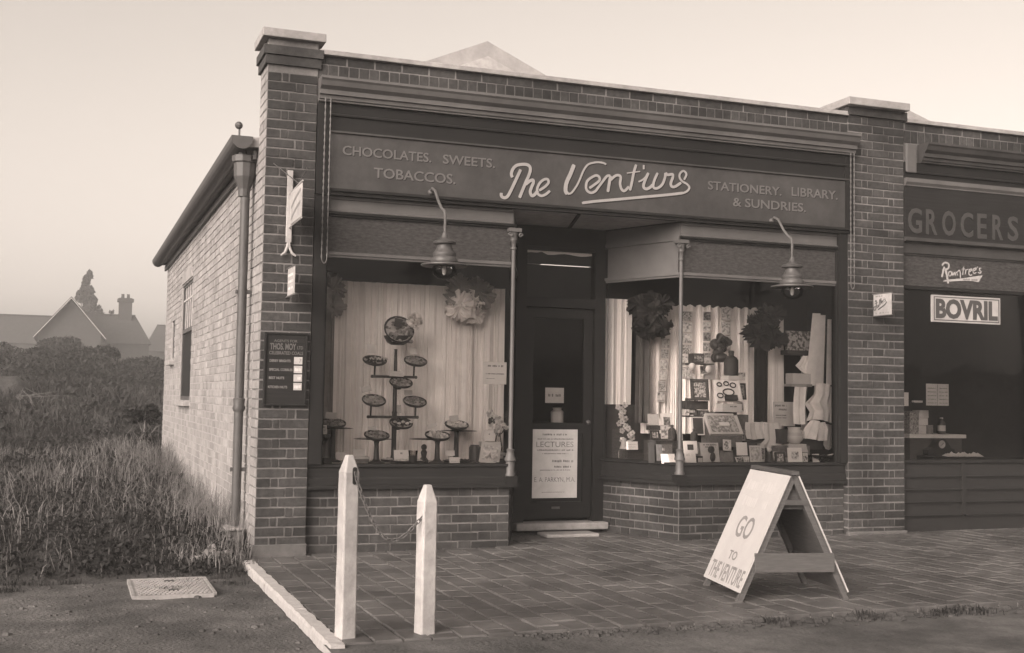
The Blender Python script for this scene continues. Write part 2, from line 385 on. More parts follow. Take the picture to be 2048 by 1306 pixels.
def bond_right2(c, L): return [.275, .128, L-.403] if c % 2 == 0 else [.158, .062, .238, .06, L-.518]

shop = thing('shop_building', 'single storey corner shop with whitewashed side wall and dark fascia reading The Venture', 'shop', (0,0,0))
# left pier
core = MB().box((.004,.004,-.12),(.393,.36,4.02)); pier = core.build('pier', mortar_m, shop)
lay(pier, (0,0), 0, .397, 0, 50, bond_left)
ret = MB()
def bond_ret(c, L): return [.112, .113] if c % 2 == 0 else [.226]
lay(None, (0,.36), -math.pi/2, .36, 0, 53, lambda c, L: ([.2275, .1325] if c % 2 else [.2475, .1125]), pale_m, False, proud=.001, mb=ret)
ret.build('quoin_brick', pale_m, pier, kind='stuff')
cap = MB(); cap.box((-.02,-.02,3.815),(.415,.38,3.885)).box((-.035,-.035,3.89),(.43,.39,3.96)); cap.build('oversailing_course', brick_m, pier)
MB().box((-.05,-.05,4.022),(.445,.42,4.09)).build('cap_stone', stone_m, pier, bevel=.006)
MB().box((-.02,-.022,-.1),(.40,.02,.095)).build('plinth', render_m, pier, bevel=.006)

# side wall, pale bricks in sun
wins = [(5.62,7.05,1.15,2.66), (8.1,8.55,1.70,2.27)]
sw = MB(); X0, X1 = .006, .23
ysg = [.36, 5.62, 7.05, 8.1, 8.55, 9.85]
for i in range(5):
    a, b = ysg[i], ysg[i+1]; w = [q for q in wins if q[0] == a]
    if w: sw.box((X0,a,-.4),(X1,b,w[0][2])); sw.box((X0,a,w[0][3]),(X1,b,3.2))
    else: sw.box((X0,a,-.4),(X1,b,3.2))
side = sw.build('side_wall', pmortar_m, shop)
sb = MB()
def inwin(x, z):
    y = 9.85-x
    return any(a < y < b and c < z < d for a, b, c, d in wins)
lay(None, (0,9.85), -math.pi/2, 9.485, -.3, 46, flemish, pale_m, False, skip=inwin, proud=.001, mb=sb)
sb.build('brick', pale_m, side, kind='stuff')
for q, (a, b, c, d) in enumerate(wins):
    fr = MB(); t = .05
    fr.box((.018,a,c),(.07,a+t,d)).box((.018,b-t,c),(.07,b,d)).box((.018,a+t,c),(.07,b-t,c+t)).box((.018,a+t,d-t),(.07,b-t,d))
    if q == 0:
        zm = c+.86; fr.box((.013,a+t,zm),(.075,b-t,zm+.05))
    wf = fr.build('window', lead_m, side)
    if q == 0:
        for k in range(1,5): MB().box((.022,a+t+(b-a-2*t)*k/5-.012,zm+.05),(.05,a+t+(b-a-2*t)*k/5+.012,d-t)).build('glazing_bar', white_m, wf)
        MB().box((.022,a+t,zm+.42),(.051,b-t,zm+.445)).build('glazing_bar', white_m, wf)
        MB().box((.03,a+t,c+t),(.045,b-t,zm)).build('shutter_panel', dark_m, wf)
        MB().box((.036,a+t,zm+.05),(.04,b-t,d-t)).build('pane', boxd_m, wf)
        MB().prism([(a-.02,d),(b+.02,d),(b-.02,d+.14),(a+.1,d+.14)], -.012, .09, 'x').build('lintel', stone_m, wf)
    else: MB().box((.036,a+t,c+t),(.04,b-t,d-t)).build('pane', boxd_m, wf)
    MB().box((-.075,a-.06,c-.07),(.15,b+.06,c-.002)).build('sill', stone_m, wf, bevel=.006)
# rear, roof, eaves
bk = MB().box((.23,9.62,-.3),(6.0,9.85,3.2)); bk.box((5.80,.24,-.2),(6.0,9.62,3.2)); bk.build('rear_wall', mortar_m, shop)
roof = MB(); roof.add([(-.12,.37,3.22),(6.0,.37,3.5),(6.0,10.0,3.5),(-.12,10.0,3.22),(-.12,.37,3.30),(6.0,.37,3.62),(6.0,10.0,3.62),(-.12,10.0,3.30)], [(0,3,2,1),(4,5,6,7),(0,1,5,4),(1,2,6,5),(2,3,7,6),(3,0,4,7)])
roof = roof.build('roof', slate_m, shop)
MB().box((-.035,.40,3.13),(-.008,10.0,3.205)).build('fascia_board', lead_m, roof, bevel=.004)
gp = []
for k in range(9): t = math.pi*k/8; gp.append((-.135-.06+.06*math.cos(t)*1, 3.28-.06*math.sin(t)*1.15))
gut = [(-.05,3.30)]+[(-.135+.085*math.cos(t), 3.285-.088*math.sin(t)) for t in [math.pi*k/10 for k in range(11)]]+[(-.22,3.30)]
MB().prism([(a,b) for a,b in gut], .33, 10.05, 'y').build('gutter', lead_m, roof)
gl = MB(); gl.prism([(1.02,4.42),(2.9,5.24),(4.78,4.42),(4.78,4.34),(1.02,4.34)], 3.2, 6.6)
gl.build('roof_ridge', slate_m, roof); MB().prism([(1.5,4.45),(2.9,5.06),(4.3,4.45)], 3.17, 3.197).build('gable_panel', white_m, roof)
# rainwater pipe with its hopper head
pipe = thing('downpipe', 'grey iron downpipe with hopper head on the whitewashed side wall', 'drainpipe', (-.075,.52,.17))
MB().tube([(-.075,.52,.17),(-.075,.52,2.86)], .037, 14).build('pipe', lead_m, pipe, smooth=True)
MB().tube([(-.075,.52,1.10),(-.075,.52,1.125),(-.075,.52,1.15),(-.075,.52,1.2),(-.075,.52,1.205)], [.043,.052,.044,.048,.044], 14).build('collar', lead_m, pipe, smooth=True)
hp = MB(); hp.lathe((-.085,.52,2.84), [(.045,0),(.05,.06),(.085,.16),(.09,.27),(.105,.28),(.105,.33),(.075,.33)], 10); hp.build('hopper', lead_m, pipe)
MB().tube([(-.085,.52,3.1),(-.12,.50,3.25),(-.19,.47,3.28)], .035, 8).build('outlet', lead_m, pipe, smooth=True)
MB().tube([(-.15,.42,3.27),(-.15,.42,3.37)], .009, 6).ball((-.155,.42,3.40), .032).build('finial', lead_m, pipe)
for z in (.62, 2.05): MB().box((-.13,.505,z),(.0,.535,z+.03)).build('bracket', lead_m, pipe)

# parapet over the shopfront
pp = MB().box((.395,.012,3.50),(5.40,.22,3.93)); par = pp.build('parapet', mortar_m, shop)
sol = MB(); n = 60
for k in range(n):
    x0 = .398+k*(4.995/n); w = 4.995/n-.011; pr = random.uniform(-.001,.0015)
    sol.box((x0,.006+pr,3.745+random.uniform(-.001,.001)),(x0+w,.06,3.856+random.uniform(-.001,.001)))
sol.build('soldier_brick', brick_m, par, kind='stuff')
lowc = MB(); lay(None, (.398,.012), 0, 4.99, 3.86, 1, lambda c, L: [.2275]*22, brick_m, False, proud=.004, mb=lowc); lowc.build('brick', brick_m, par, kind='stuff')
MB().box((.40,-.03,3.932),(5.38,.25,3.972)).build('coping', stone_m, par, bevel=.006)

# timber shopfront
def long(name, prof, x0, x1, mat, parent=shop, **k): return MB().prism([(y,z) for y,z in prof], x0, x1, 'x').build(name, mat, parent, **k)
cor = long('cornice', [(.012,3.735),(-.15,3.735),(-.15,3.715),(-.135,3.70),(-.12,3.665),(-.085,3.64),(-.085,3.605),(-.065,3.60),(-.06,3.572),(-.045,3.568),(-.045,3.555),(.012,3.555)], .40, 5.43, mid_m)
long('blind_box', [(.02,3.553),(-.012,3.553),(-.012,3.47),(-.024,3.465),(-.024,3.452),(-.004,3.447),(-.004,3.335),(.02,3.335)], .505, 5.40, dark_m)
fas = long('fascia', [(.03,3.332),(-.03,3.332),(-.03,3.318),(-.012,3.31),(-.012,2.875),(.03,2.875)], .505, 5.40, fascia_m)
long('fascia_moulding', [(.03,2.872),(-.035,2.872),(-.035,2.85),(-.015,2.845),(-.015,2.822),(.03,2.822)], .505, 5.40, dark_m)
for a, b in ((.398,.503),(5.345,5.43)):
    MB().box((a,-.018,2.822),(b,.06,3.553)).build('pilaster', dark_m, shop)
# lettering of the fascia
Y0 = -.0125
VENT = [(0.0255,[(2.042,3.081),(2.032,3.109),(2.045,3.151),(2.075,3.183),(2.122,3.197),(2.17,3.199),(2.197,3.181),(2.2,3.148),(2.185,3.101),(2.168,3.063),(2.147,3.012),(2.126,2.961),(2.108,2.914)]),
 (0.0255,[(2.114,3.153),(2.089,3.097),(2.056,3.025),(2.026,2.961),(2.001,2.918),(1.975,2.904),(1.949,2.914),(1.945,2.943)]),
 (0.0255,[(2.16,3.029),(2.195,3.061),(2.225,3.073),(2.23,3.051),(2.213,3.008),(2.203,2.97),(2.219,2.939),(2.245,2.953),(2.271,2.988)]),
 (0.0212,[(2.284,2.989),(2.336,3.026),(2.367,3.062),(2.357,3.09),(2.322,3.083),(2.287,3.051),(2.266,3.004),(2.271,2.963),(2.302,2.945),(2.342,2.96),(2.381,2.994)]),
 (0.0340,[(2.599,3.235),(2.567,3.153),(2.532,3.075),(2.524,3.007),(2.542,2.98)]),
 (0.0161,[(2.542,2.98),(2.578,2.991),(2.622,3.049),(2.653,3.11),(2.688,3.192),(2.728,3.246),(2.783,3.268),(2.823,3.275),(2.869,3.273),(2.899,3.263)]),
 (0.0212,[(2.745,3.045),(2.785,3.074),(2.839,3.12),(2.829,3.153),(2.793,3.155),(2.73,3.112),(2.713,3.064),(2.722,3.023),(2.759,3.005),(2.799,3.022),(2.826,3.056),(2.88,3.128),(2.912,3.164),(2.94,3.166)]),
 (0.0255,[(2.942,3.167),(2.931,3.106),(2.918,3.025)]),
 (0.0221,[(2.94,3.128),(2.986,3.17),(3.023,3.177),(3.039,3.158),(3.033,3.106),(3.047,3.06),(3.076,3.046),(3.117,3.087)]),
 (0.0234,[(3.185,3.285),(3.162,3.21),(3.145,3.123),(3.127,3.054)]), (0.0136,[(3.097,3.203),(3.223,3.228)]), (0.0212,[(3.258,3.287),(3.258,3.25)]),
 (0.0149,[(3.21,3.137),(3.243,3.153),(3.28,3.186),(3.304,3.222)]), (0.0246,[(3.304,3.222),(3.271,3.151),(3.258,3.098),(3.282,3.079),(3.319,3.094),(3.347,3.122)]),
 (0.0221,[(3.394,3.229),(3.361,3.158),(3.352,3.105),(3.376,3.09),(3.414,3.106),(3.447,3.143),(3.468,3.201),(3.47,3.235)]),
 (0.0234,[(3.47,3.235),(3.494,3.22),(3.538,3.228),(3.543,3.202),(3.524,3.149),(3.534,3.12),(3.567,3.122),(3.625,3.161)]),
 (0.0178,[(3.654,3.19),(3.678,3.239),(3.648,3.267),(3.615,3.243),(3.61,3.208),(3.635,3.175),(3.683,3.153),(3.708,3.124),(3.689,3.093),(3.655,3.073)]),
 (0.0234,[(3.655,3.073),(3.491,3.043),(3.254,3.006),(3.021,2.969),(2.791,2.933),(2.678,2.911)])]
vm = MB()
for i, (w, pts) in enumerate(VENT): vm.ribbon(pts, w, (0, Y0, 0), X3, Z3, N3, .0022+.0001*i)
vm.build('script_lettering', cream_m, fas)
vm = MB()                                                  # its painted drop shadow
for i, (w, pts) in enumerate(VENT): vm.ribbon([(a+.008,b-.008) for a,b in pts], w, (0, Y0, 0), X3, Z3, N3, .0006+.00005*i)
vm.build('letter_shade', sill_m, fas)
def sign(s, x0, x1, z0, z1, mat=gold_m, sh=True, **k):
    text(s, x0, x1, z0, z1, Y0, mat, fas, ext=.002, **k)
    if sh: text(s, x0+.006, x1+.006, z0-.006, z1-.006, Y0, sill_m, fas, name='letter_shade', ext=.0008, **k)
sign('CHOCOLATES.', .605, 1.335, 3.146, 3.222, bold=.012); sign('SWEETS.', 1.435, 1.885, 3.146, 3.222, bold=.012)
sign('TOBACCOS.', .862, 1.545, 2.984, 3.066, bold=.012)
sign('STATIONERY.', 3.895, 4.655, 3.122, 3.200, bold=.012); sign('LIBRARY.', 4.765, 5.262, 3.130, 3.212, bold=.012)
sign('& SUNDRIES.', 4.15, 4.915, 2.990, 3.070, bold=.012)

# window bays: A front left, B front right, C and D the splayed returns of the lobby
PA, PB, PC, PD = (.398,.06), (2.085,.06), (2.43,.90), (3.665,.06)
PE, PF = (5.385,.06), (3.32,.90)
def bay(a, b, zr, nb, objs, first, last):
    # stall riser bricks, sill, glass, transom light and frieze between plan points a and b
    d = Vector((b[0]-a[0], b[1]-a[1], 0)); L = d.length; u = d/L; n = Vector((u.y, -u.x, 0)); o = Vector((a[0], a[1], 0)); ang = math.atan2(u.y, u.x)
    fr = lambda u0,u1,z0,z1,n0,n1: MB().frame(o, u, Z3, n, u0, u1, z0, z1, n0, n1)
    rs = fr(0, L, -.12, .505, -.2, -.006).build('stall_riser', mortar_m, shop)
    if objs: lay(rs, (a[0], a[1]), ang, L, .002+zr, nb, flemish, H=.0725)
    else:
        q = MB(); lay(None, (a[0], a[1]), ang, L, .002+zr, nb, flemish, H=.0725, objs=False, mb=q); q.build('brick', brick_m, rs, kind='stuff')
    pr = [(.0,.508),(.055,.508),(.055,.535),(.035,.545),(.035,.585),(.022,.60),(.022,.675),(.04,.68),(.04,.70),(-.12,.70),(-.12,.508)]
    s = MB(); k = len(pr); P = [o+u*e+n*c+Vector((0,0,z)) for e in (0,L) for c,z in pr]
    s.add(P, [tuple(range(k)), tuple(range(2*k-1,k-1,-1))]+[(i,i+k,(i+1)%k+k,(i+1)%k) for i in range(k)]); s.build('sill', sill_m, shop)
    MB().frame(o, u, Z3, n, first, L-last, .702, 2.335, -.013, -.009).build('window_pane', glass_m, shop)
    fr(0, L, 2.335, 2.352, -.03, .006).frame(o, u, Z3, n, 0, L, 2.353, 2.378, -.035, .018).build('transom_bar', mid_m, shop)
    return o, u, n, L
o, u, n, L = bay(PA, PB, 0, 7, True, .1, .02)
MB().frame(o, u, Z3, n, .1, L-.02, 2.38, 2.66, -.03, -.005).build('transom_light', cath_m, shop)
MB().box((.398,.0,.702),(.497,.10,2.82)).build('jamb', dark_m, shop); MB().box((.4972,.03,.702),(.515,.07,2.66)).build('jamb_bead', dark_m, shop)
long('frieze', [(.09,2.82),(.045,2.82),(.045,2.80),(.058,2.795),(.058,2.715),(.04,2.705),(.04,2.70),(.09,2.70)], .505, 2.085, mid_m)
long('architrave', [(.09,2.698),(.03,2.698),(.03,2.68),(.045,2.672),(.045,2.662),(.09,2.662)], .505, 2.085, dark_m)
o, u, n, L = bay(PD, PE, .012, 7, True, .02, .08)
MB().frame(o, u, Z3, n, .02, L-.08, 2.38, 2.66, -.03, -.005).build('transom_light', cath_m, shop)
MB().box((5.305,.0,.702),(5.384,.10,2.82)).build('jamb', dark_m, shop); MB().box((5.287,.03,.702),(5.3048,.07,2.66)).build('jamb_bead', dark_m, shop)
long('frieze', [(.09,2.82),(.045,2.82),(.045,2.80),(.058,2.795),(.058,2.715),(.04,2.705),(.04,2.70),(.09,2.70)], 3.665, 5.304, mid_m)
long('architrave', [(.09,2.698),(.03,2.698),(.03,2.68),(.045,2.672),(.045,2.662),(.09,2.662)], 3.665, 5.304, dark_m)
for a, b in ((PB, PC), (PF, PD)):
    o, u, n, L = bay(a, b, .012, 7, a == PF, .03, .03)
    MB().frame(o, u, Z3, n, .03, L-.03, 2.38, 2.66, -.03, -.005).build('transom_light', mid_m, shop)
    MB().frame(o, u, Z3, n, .012, L-.012, 2.70, 2.82, -.04, .0).frame(o, u, Z3, n, .012, L-.012, 2.662, 2.698, -.04, .012).build('frieze', mid_m, shop)
# slim corner colonnettes with scroll capitals
for x in (2.085, 3.665):
    c = (x, .045, 0); cl = MB()
    cl.lathe(c, [(.043,.60),(.043,.615),(.036,.63),(.036,.72),(.047,.725),(.047,.745),(.036,.76),(.030,.80),(.036,.815),(.022,.825),(.0185,.84),(.017,2.48),(.026,2.485),(.026,2.50),(.018,2.505),(.022,2.55),(.03,2.56),(.026,2.575),(.03,2.60),(.042,2.655)], 14)
    col_ = cl.build('column', column_m, shop, smooth=True)
    cp = MB().box((x-.055,.0,2.63),(x+.055,.09,2.661))
    for sx in (-1,1):
        pts = [Vector((x+sx*(.045+.020*(1-k/14)*math.cos(k*.62)), 0, 2.60+.022*(1-k/14)*math.sin(k*.62))) for k in range(13)]
        cp.tube([(p.x, .0, p.z) for p in pts], .006, 6)
    cp.build('capital', column_m, col_)
    MB().box((x-.05,.0,.508),(x+.05,.10,.598)).build('pedestal', dark_m, col_)
# lobby: soffit, beam, door frame, door
MB().add([(2.085,.10,2.835),(3.665,.10,2.835),(3.32,.90,2.835),(2.43,.90,2.835),(2.085,.10,2.88),(3.665,.10,2.88),(3.32,.90,2.88),(2.43,.90,2.88)], [(0,3,2,1),(4,5,6,7),(0,1,5,4),(1,2,6,5),(2,3,7,6),(3,0,4,7)]).build('lobby_ceiling', white_m, shop)
MB().bar((2.7,.10,2.83),(2.95,.9,2.83), .03, .012).build('ceiling_batten', dark_m, shop)
MB().box((2.43,.90,2.645),(3.32,1.0,2.834)).build('door_beam', dark_m, shop)
df = MB().box((2.43,.88,.12),(2.53,.98,2.644)).box((3.215,.88,.12),(3.32,.98,2.644)).box((2.53,.885,2.085),(3.215,.975,2.175)).box((2.53,.90,2.615),(3.215,.97,2.644))
df.build('door_frame', dark_m, shop)
MB().box((2.53,.925,2.176),(3.215,.93,2.614)).build('transom_pane', glass_m, shop)
wv = MB(); P = []
for k in range(13):
    x = 2.535+.675*k/12; zt = 2.612; zb = 2.585+.008*math.sin(k*1.1)+(.016 if 2.68 < x < 2.76 else 0); P += [(x,.955,zb),(x,.955,zt)]
wv.add(P, [(2*k,2*k+2,2*k+3,2*k+1) for k in range(12)]).build('rolled_blind', paper_m, shop)
door = MB(); door.box((2.535,.92,.155),(2.62,.965,2.08)).box((3.125,.92,.155),(3.21,.965,2.08)).box((2.62,.921,.155),(3.125,.964,.30)).box((2.62,.921,.93),(3.125,.964,1.02)).box((2.62,.921,1.99),(3.125,.964,2.08)).box((2.62,.94,.30),(3.125,.955,.93))
door = door.build('door', dark_m, shop)
MB().box((2.62,.938,1.02),(3.125,.943,1.99)).build('door_pane', glass_m, door)
MB().ball((3.165,.895,1.03), .024).tube([(3.165,.9,1.03),(3.165,.925,1.03)], .01, 6).build('door_handle', steel_m, door, smooth=True)
MB().box((2.82,.914,.235),(2.90,.921,.255)).build('letter_plate', steel_m, door)
MB().box((2.43,.78,.055),(3.335,1.0,.12)).build('door_step', stone_m, shop, bevel=.012)
MB().box((2.62,.52,.022),(3.12,.76,.05)).build('boot_slab', stone_m, shop, bevel=.006)
# shop inside
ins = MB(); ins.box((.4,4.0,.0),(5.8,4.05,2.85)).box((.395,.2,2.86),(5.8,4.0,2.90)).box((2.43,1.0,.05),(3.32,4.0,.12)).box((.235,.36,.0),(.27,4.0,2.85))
ins.box((.27,1.02,.10),(2.42,1.05,2.85)).box((3.33,1.06,.10),(5.79,1.09,2.85)); ins.box((5.66,.24,.10),(5.69,1.059,2.85)); ins.box((5.372,.112,.70),(5.3845,.235,2.82)); ins.box((5.386,.236,.70),(5.66,.24,2.82))  # dark boards behind the curtains stand in for the unlit open shop
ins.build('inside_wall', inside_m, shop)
MB().add([(.40,.16,.66),(2.10,.16,.66),(2.42,1.02,.66),(.40,1.02,.66),(.40,.16,.688),(2.10,.16,.688),(2.42,1.02,.688),(.40,1.02,.688)], [(0,3,2,1),(4,5,6,7),(0,1,5,4),(1,2,6,5),(2,3,7,6),(3,0,4,7)]).build('display_shelf', paper_m, shop)
MB().add([(3.66,.16,.66),(5.38,.16,.66),(5.65,1.06,.66),(3.32,1.06,.66),(3.66,.16,.688),(5.38,.16,.688),(5.65,1.06,.688),(3.32,1.06,.688)], [(0,3,2,1),(4,5,6,7),(0,1,5,4),(1,2,6,5),(2,3,7,6),(3,0,4,7)]).build('display_shelf', wood_m, shop)
MB().box((3.34,1.0,.69),(3.92,1.03,1.2)).build('back_board', wood_m, shop)
# pier between the shops
pr_ = thing('brick_pier', 'stout brick pier with stone cap between the sweet shop and the grocer', 'brick pier', (5.70,.2,0))
pc = MB().box((5.389,.004,-.1),(6.017,.23,4.0)).build('pier_core', mortar_m, pr_)
lay(pc, (5.385,0), 0, .636, .03, 52, bond_right2)
q = MB(); lay(None, (5.385,.23), -math.pi/2, .23, .03, 52, lambda c, L: ([.115,.115] if c % 2 else [.23]), brick_m, False, mb=q)
q.build('brick', brick_m, pc, kind='stuff')
MB().box((5.365,-.03,3.945),(6.04,.30,4.02)).build('oversailing_course', brick_m, pc)
MB().box((5.33,-.10,4.022),(6.02,.40,4.095)).build('cap_stone', stone_m, pr_, bevel=.008)
MB().box((5.375,-.03,-.05),(6.03,.02,.07)).build('plinth', render_m, pr_, bevel=.01)
# ------------------------------------------------------------------ the grocer's next door
gro = thing('grocer_shop', 'dark fronted grocer shop right of the brick pier with GROCER fascia', 'shop', (7.5,.2,0))
GX0, GX1 = 6.022, 11.4
gpw = MB().box((GX0,.012,3.50),(GX1,.22,3.93)).build('parapet', mortar_m, gro)
sol = MB()
for k in range(40):
    x0 = 6.03+k*.0835; sol.box((x0,.006+random.uniform(-.001,.0015),3.745),(x0+.0725,.06,3.856))
sol.build('soldier_brick', brick_m, gpw, kind='stuff')
q = MB(); lay(None, (6.04,.012), 0, 5.2, 3.86, 1, lambda c, L: [.2275]*23, objs=False, mb=q); q.build('brick', brick_m, gpw, kind='stuff')
MB().box((6.045,-.03,3.932),(GX1,.25,3.972)).build('coping', stone_m, gpw, bevel=.006)
long('cornice', [(.012,3.735),(-.15,3.735),(-.15,3.715),(-.135,3.70),(-.12,3.665),(-.085,3.64),(-.085,3.605),(-.065,3.60),(-.06,3.572),(-.045,3.568),(-.045,3.555),(.012,3.555)], 6.19, GX1, fascia_m, gro)
MB().box((6.03,-.03,3.45),(6.15,.01,3.73)).build('console', mid_m, gro, bevel=.01)
long('blind_box', [(.02,3.553),(-.012,3.553),(-.012,3.47),(-.024,3.465),(-.024,3.452),(-.004,3.447),(-.004,3.40),(.02,3.40)], GX0, GX1, dark_m, gro)
long('fascia_moulding', [(.03,3.398),(-.04,3.398),(-.04,3.36),(-.02,3.335),(-.02,3.325),(.03,3.325)], GX0, GX1, mid_m, gro)
gf = long('fascia', [(.03,3.323),(-.012,3.323),(-.012,2.835),(.03,2.835)], GX0, GX1, sill_m, gro)
for i, (ch, a, b) in enumerate((('G',6.055,6.215),('R',6.265,6.395),('O',6.455,6.615),('C',6.675,6.825),('E',6.875,6.99),('R',7.06,7.19),('S',7.25,7.38))):
    text(ch, a, b, 2.872, 3.116, -.0125, grocer_m, gf, ext=.006, bold=.02)
long('string_moulding', [(.03,2.832),(-.03,2.832),(-.03,2.80),(-.01,2.79),(.03,2.79)], GX0, GX1, fascia_m, gro)
long('frieze', [(.09,2.788),(.03,2.788),(.03,2.69),(.045,2.68),(.045,2.672),(.09,2.672)], GX0, GX1, fascia_m, gro)
gt = MB().box((GX0,.06,2.38),(GX1,.085,2.67)).build('transom_light', cath_m, gro)
MB().box((GX0,.03,2.345),(GX1,.10,2.378)).build('transom_bar', dark_m, gro)
ROWN = [(0.0170,[(6.511,2.592),(6.534,2.616),(6.56,2.623),(6.592,2.612),(6.596,2.588),(6.582,2.564),(6.55,2.557)]),(0.0198,[(6.542,2.583),(6.527,2.538),(6.511,2.479)]),(0.0226,[(6.556,2.555),(6.572,2.488),(6.587,2.421)]),
 (0.0107,[(6.62,2.543),(6.594,2.531),(6.591,2.504),(6.61,2.495),(6.626,2.517),(6.62,2.543)]),(0.0096,[(6.633,2.538),(6.642,2.502),(6.659,2.534),(6.671,2.503),(6.681,2.541)]),(0.0102,[(6.688,2.541),(6.701,2.505)]),
 (0.0102,[(6.694,2.536),(6.717,2.556),(6.73,2.538),(6.733,2.48)]),(0.0113,[(6.774,2.595),(6.759,2.511)]),(0.0102,[(6.75,2.57),(6.789,2.573)]),(0.0113,[(6.798,2.568),(6.791,2.52)]),(0.0102,[(6.798,2.56),(6.828,2.575)]),
 (0.0107,[(6.834,2.543),(6.863,2.561),(6.867,2.577),(6.841,2.565),(6.834,2.533),(6.85,2.513),(6.873,2.522)]),(0.0107,[(6.886,2.557),(6.919,2.574),(6.923,2.59),(6.893,2.578),(6.886,2.551),(6.902,2.534),(6.925,2.548)]),
 (0.0096,[(6.942,2.605),(6.939,2.594)]),(0.0107,[(6.991,2.591),(6.968,2.59),(6.965,2.571),(6.985,2.557),(6.971,2.54),(6.945,2.549)])]
rm = MB()
for i, (w, pts) in enumerate(ROWN): rm.ribbon(pts, w, (0,.0595,0), X3, Z3, N3, .0016+.0001*i)
rm.prism([(6.53,2.447),(6.6,2.461),(6.742,2.478),(7.004,2.523),(6.954,2.452),(6.872,2.461),(6.742,2.455),(6.613,2.443),(6.53,2.436)], .0586, .0594)
rw = rm.build('window_transfer', enamel_m, gt)
marks([(6.76,6.94,2.462,2.482)], (0,.0584,0), X3, Z3, N3, midink_m, rw, seed=4)
MB().box((GX0,.09,.725),(GX1,.094,2.344)).build('window_pane', glass_m, gro)
MB().box((GX0,.03,.69),(GX1,.14,.722)).build('sill', sill_m, gro, bevel=.004)
gr = MB().box((GX0,.055,.0),(GX1,.14,.688)); rsr = gr.build('stall_riser', black_m, gro)
for z in (.553, .43, .31, .185): MB().box((GX0,.035,z),(6.72,.054,z+.014)).box((6.76,.035,z),(GX1,.054,z+.014)).build('rail', sill_m, rsr)
MB().box((6.72,.028,.2),(6.76,.054,.688)).build('stile', black_m, rsr)
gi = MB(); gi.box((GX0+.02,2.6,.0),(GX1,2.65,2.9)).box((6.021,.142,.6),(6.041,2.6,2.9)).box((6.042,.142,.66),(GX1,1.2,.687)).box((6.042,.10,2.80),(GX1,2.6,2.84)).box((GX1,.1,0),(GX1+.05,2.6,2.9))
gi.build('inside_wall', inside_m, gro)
rf = MB(); rf.add([(6.0,.25,3.5),(11.4,.25,3.5),(11.4,10,3.6),(6.0,10,3.6)], [(0,1,2,3)]); rf.prism([(6.0,4.4),(8.93,5.17),(11.4,4.4)], 3.6, 7.0); rf.build('roof', slate_m, gro)
# BOVRIL sign on the glass
bv = thing('bovril_sign', 'white enamel sign with heavy black letters BOVRIL inside the grocer window', 'sign', (6.8,.085,2.05))
MB().box((6.40,.062,2.045),(7.22,.088,2.305)).build('plate', enamel_m, bv)
fb = MB(); a, b, c, d = 6.415, 7.205, 2.06, 2.29
fb.box((a,.0585,c),(b,.0615,c+.008)).box((a,.0585,d-.008),(b,.0615,d)).box((a,.0585,c+.0085),(a+.008,.0615,d-.0085)).box((b-.008,.0585,c+.0085),(b,.0615,d-.0085)); fb.build('border_line', ink_m, bv)
text('BOVRIL', 6.437, 7.185, 2.078, 2.272, .0612, ink_m, bv, ext=.003, bold=.045)

# ------------------------------------------------------------------ hanging lamps
lamp = thing('hanging_lamp', 'bell shaped gas lamp with clear globe hanging before the left window', 'lamp', (1.385,-.27,2.19), 'lamps on swan necks over the shopfront')
MB().tube([(1.335,-.013,2.90),(1.335,-.06,2.925),(1.345,-.11,2.90),(1.36,-.17,2.80),(1.372,-.22,2.74),(1.382,-.26,2.715),(1.385,-.27,2.68),(1.385,-.27,2.54)], .0115, 8).ball((1.335,-.016,2.90), .024).build('swan_neck', column_m, lamp, smooth=True)
MB().lathe((1.385,-.27,2.30), [(.102,.0),(.108,.012),(.105,.03),(.088,.05),(.092,.06),(.092,.078),(.074,.095),(.062,.125),(.058,.145),(.09,.152),(.094,.165),(.075,.178),(.045,.188),(.026,.205),(.02,.235),(.013,.245)], 22).build('casing', steel_m, lamp, smooth=True)
MB().lathe((1.385,-.27,2.272), [(.08,.006),(.178,.0),(.186,.006),(.184,.014),(.15,.022),(.108,.029)], 26).build('shade', steel_m, lamp, smooth=True)
MB().lathe((1.385,-.27,2.168), [(.004,.0),(.05,.008),(.085,.034),(.098,.066),(.095,.09),(.085,.106)], 20).build('globe', jar_m, lamp, smooth=True)
MB().lathe((1.385,-.27,2.205), [(.008,.0),(.016,.012),(.018,.035),(.012,.07)], 10).build('mantle', card_m, lamp, smooth=True)
l2 = copy_tree(lamp, (4.60,-.27,2.175)); l2['label'] = 'bell shaped gas lamp with clear globe hanging before the right window'

# ------------------------------------------------------------------ signs on the piers
px = .195
sg = thing('bracket_sign', 'tall white bracket sign with slanting lettered flag high on the left pier', 'sign', (px,-.04,2.30))
MB().box((px-.022,-.032,2.42),(px+.022,-.012,2.985)).build('back_bar', white_m, sg, bevel=.004)
for s in (-1,1): MB().tube([(px,-.02,2.44),(px+s*.008,-.024,2.385),(px+s*.026,-.03,2.34),(px+s*.058,-.034,2.315)], [.011,.012,.011,.007], 7).build('scroll_foot', white_m, sg, smooth=True)
MB().box((px-.003,-.56,2.55),(px+.003,-.07,2.80)).build('flag_panel', white_m, sg)
pm = sg.children[-1]
for sx in (-1,1):
    for i in range(2):
        z0 = 2.585+.09*i
        MB().ribbon([(-.12,z0),(-.30,z0+.05),(-.52,z0+.085)], .026, (px+sx*.0032,0,0), (0,1,0), Z3, (sx,0,0), .0012).build('lettering', midink_m, pm)
MB().tube([(px,-.03,2.80),(px,-.57,2.815)], .007, 6).tube([(px,-.03,2.535),(px,-.57,2.54)], .006, 6).build('arm', white_m, sg)
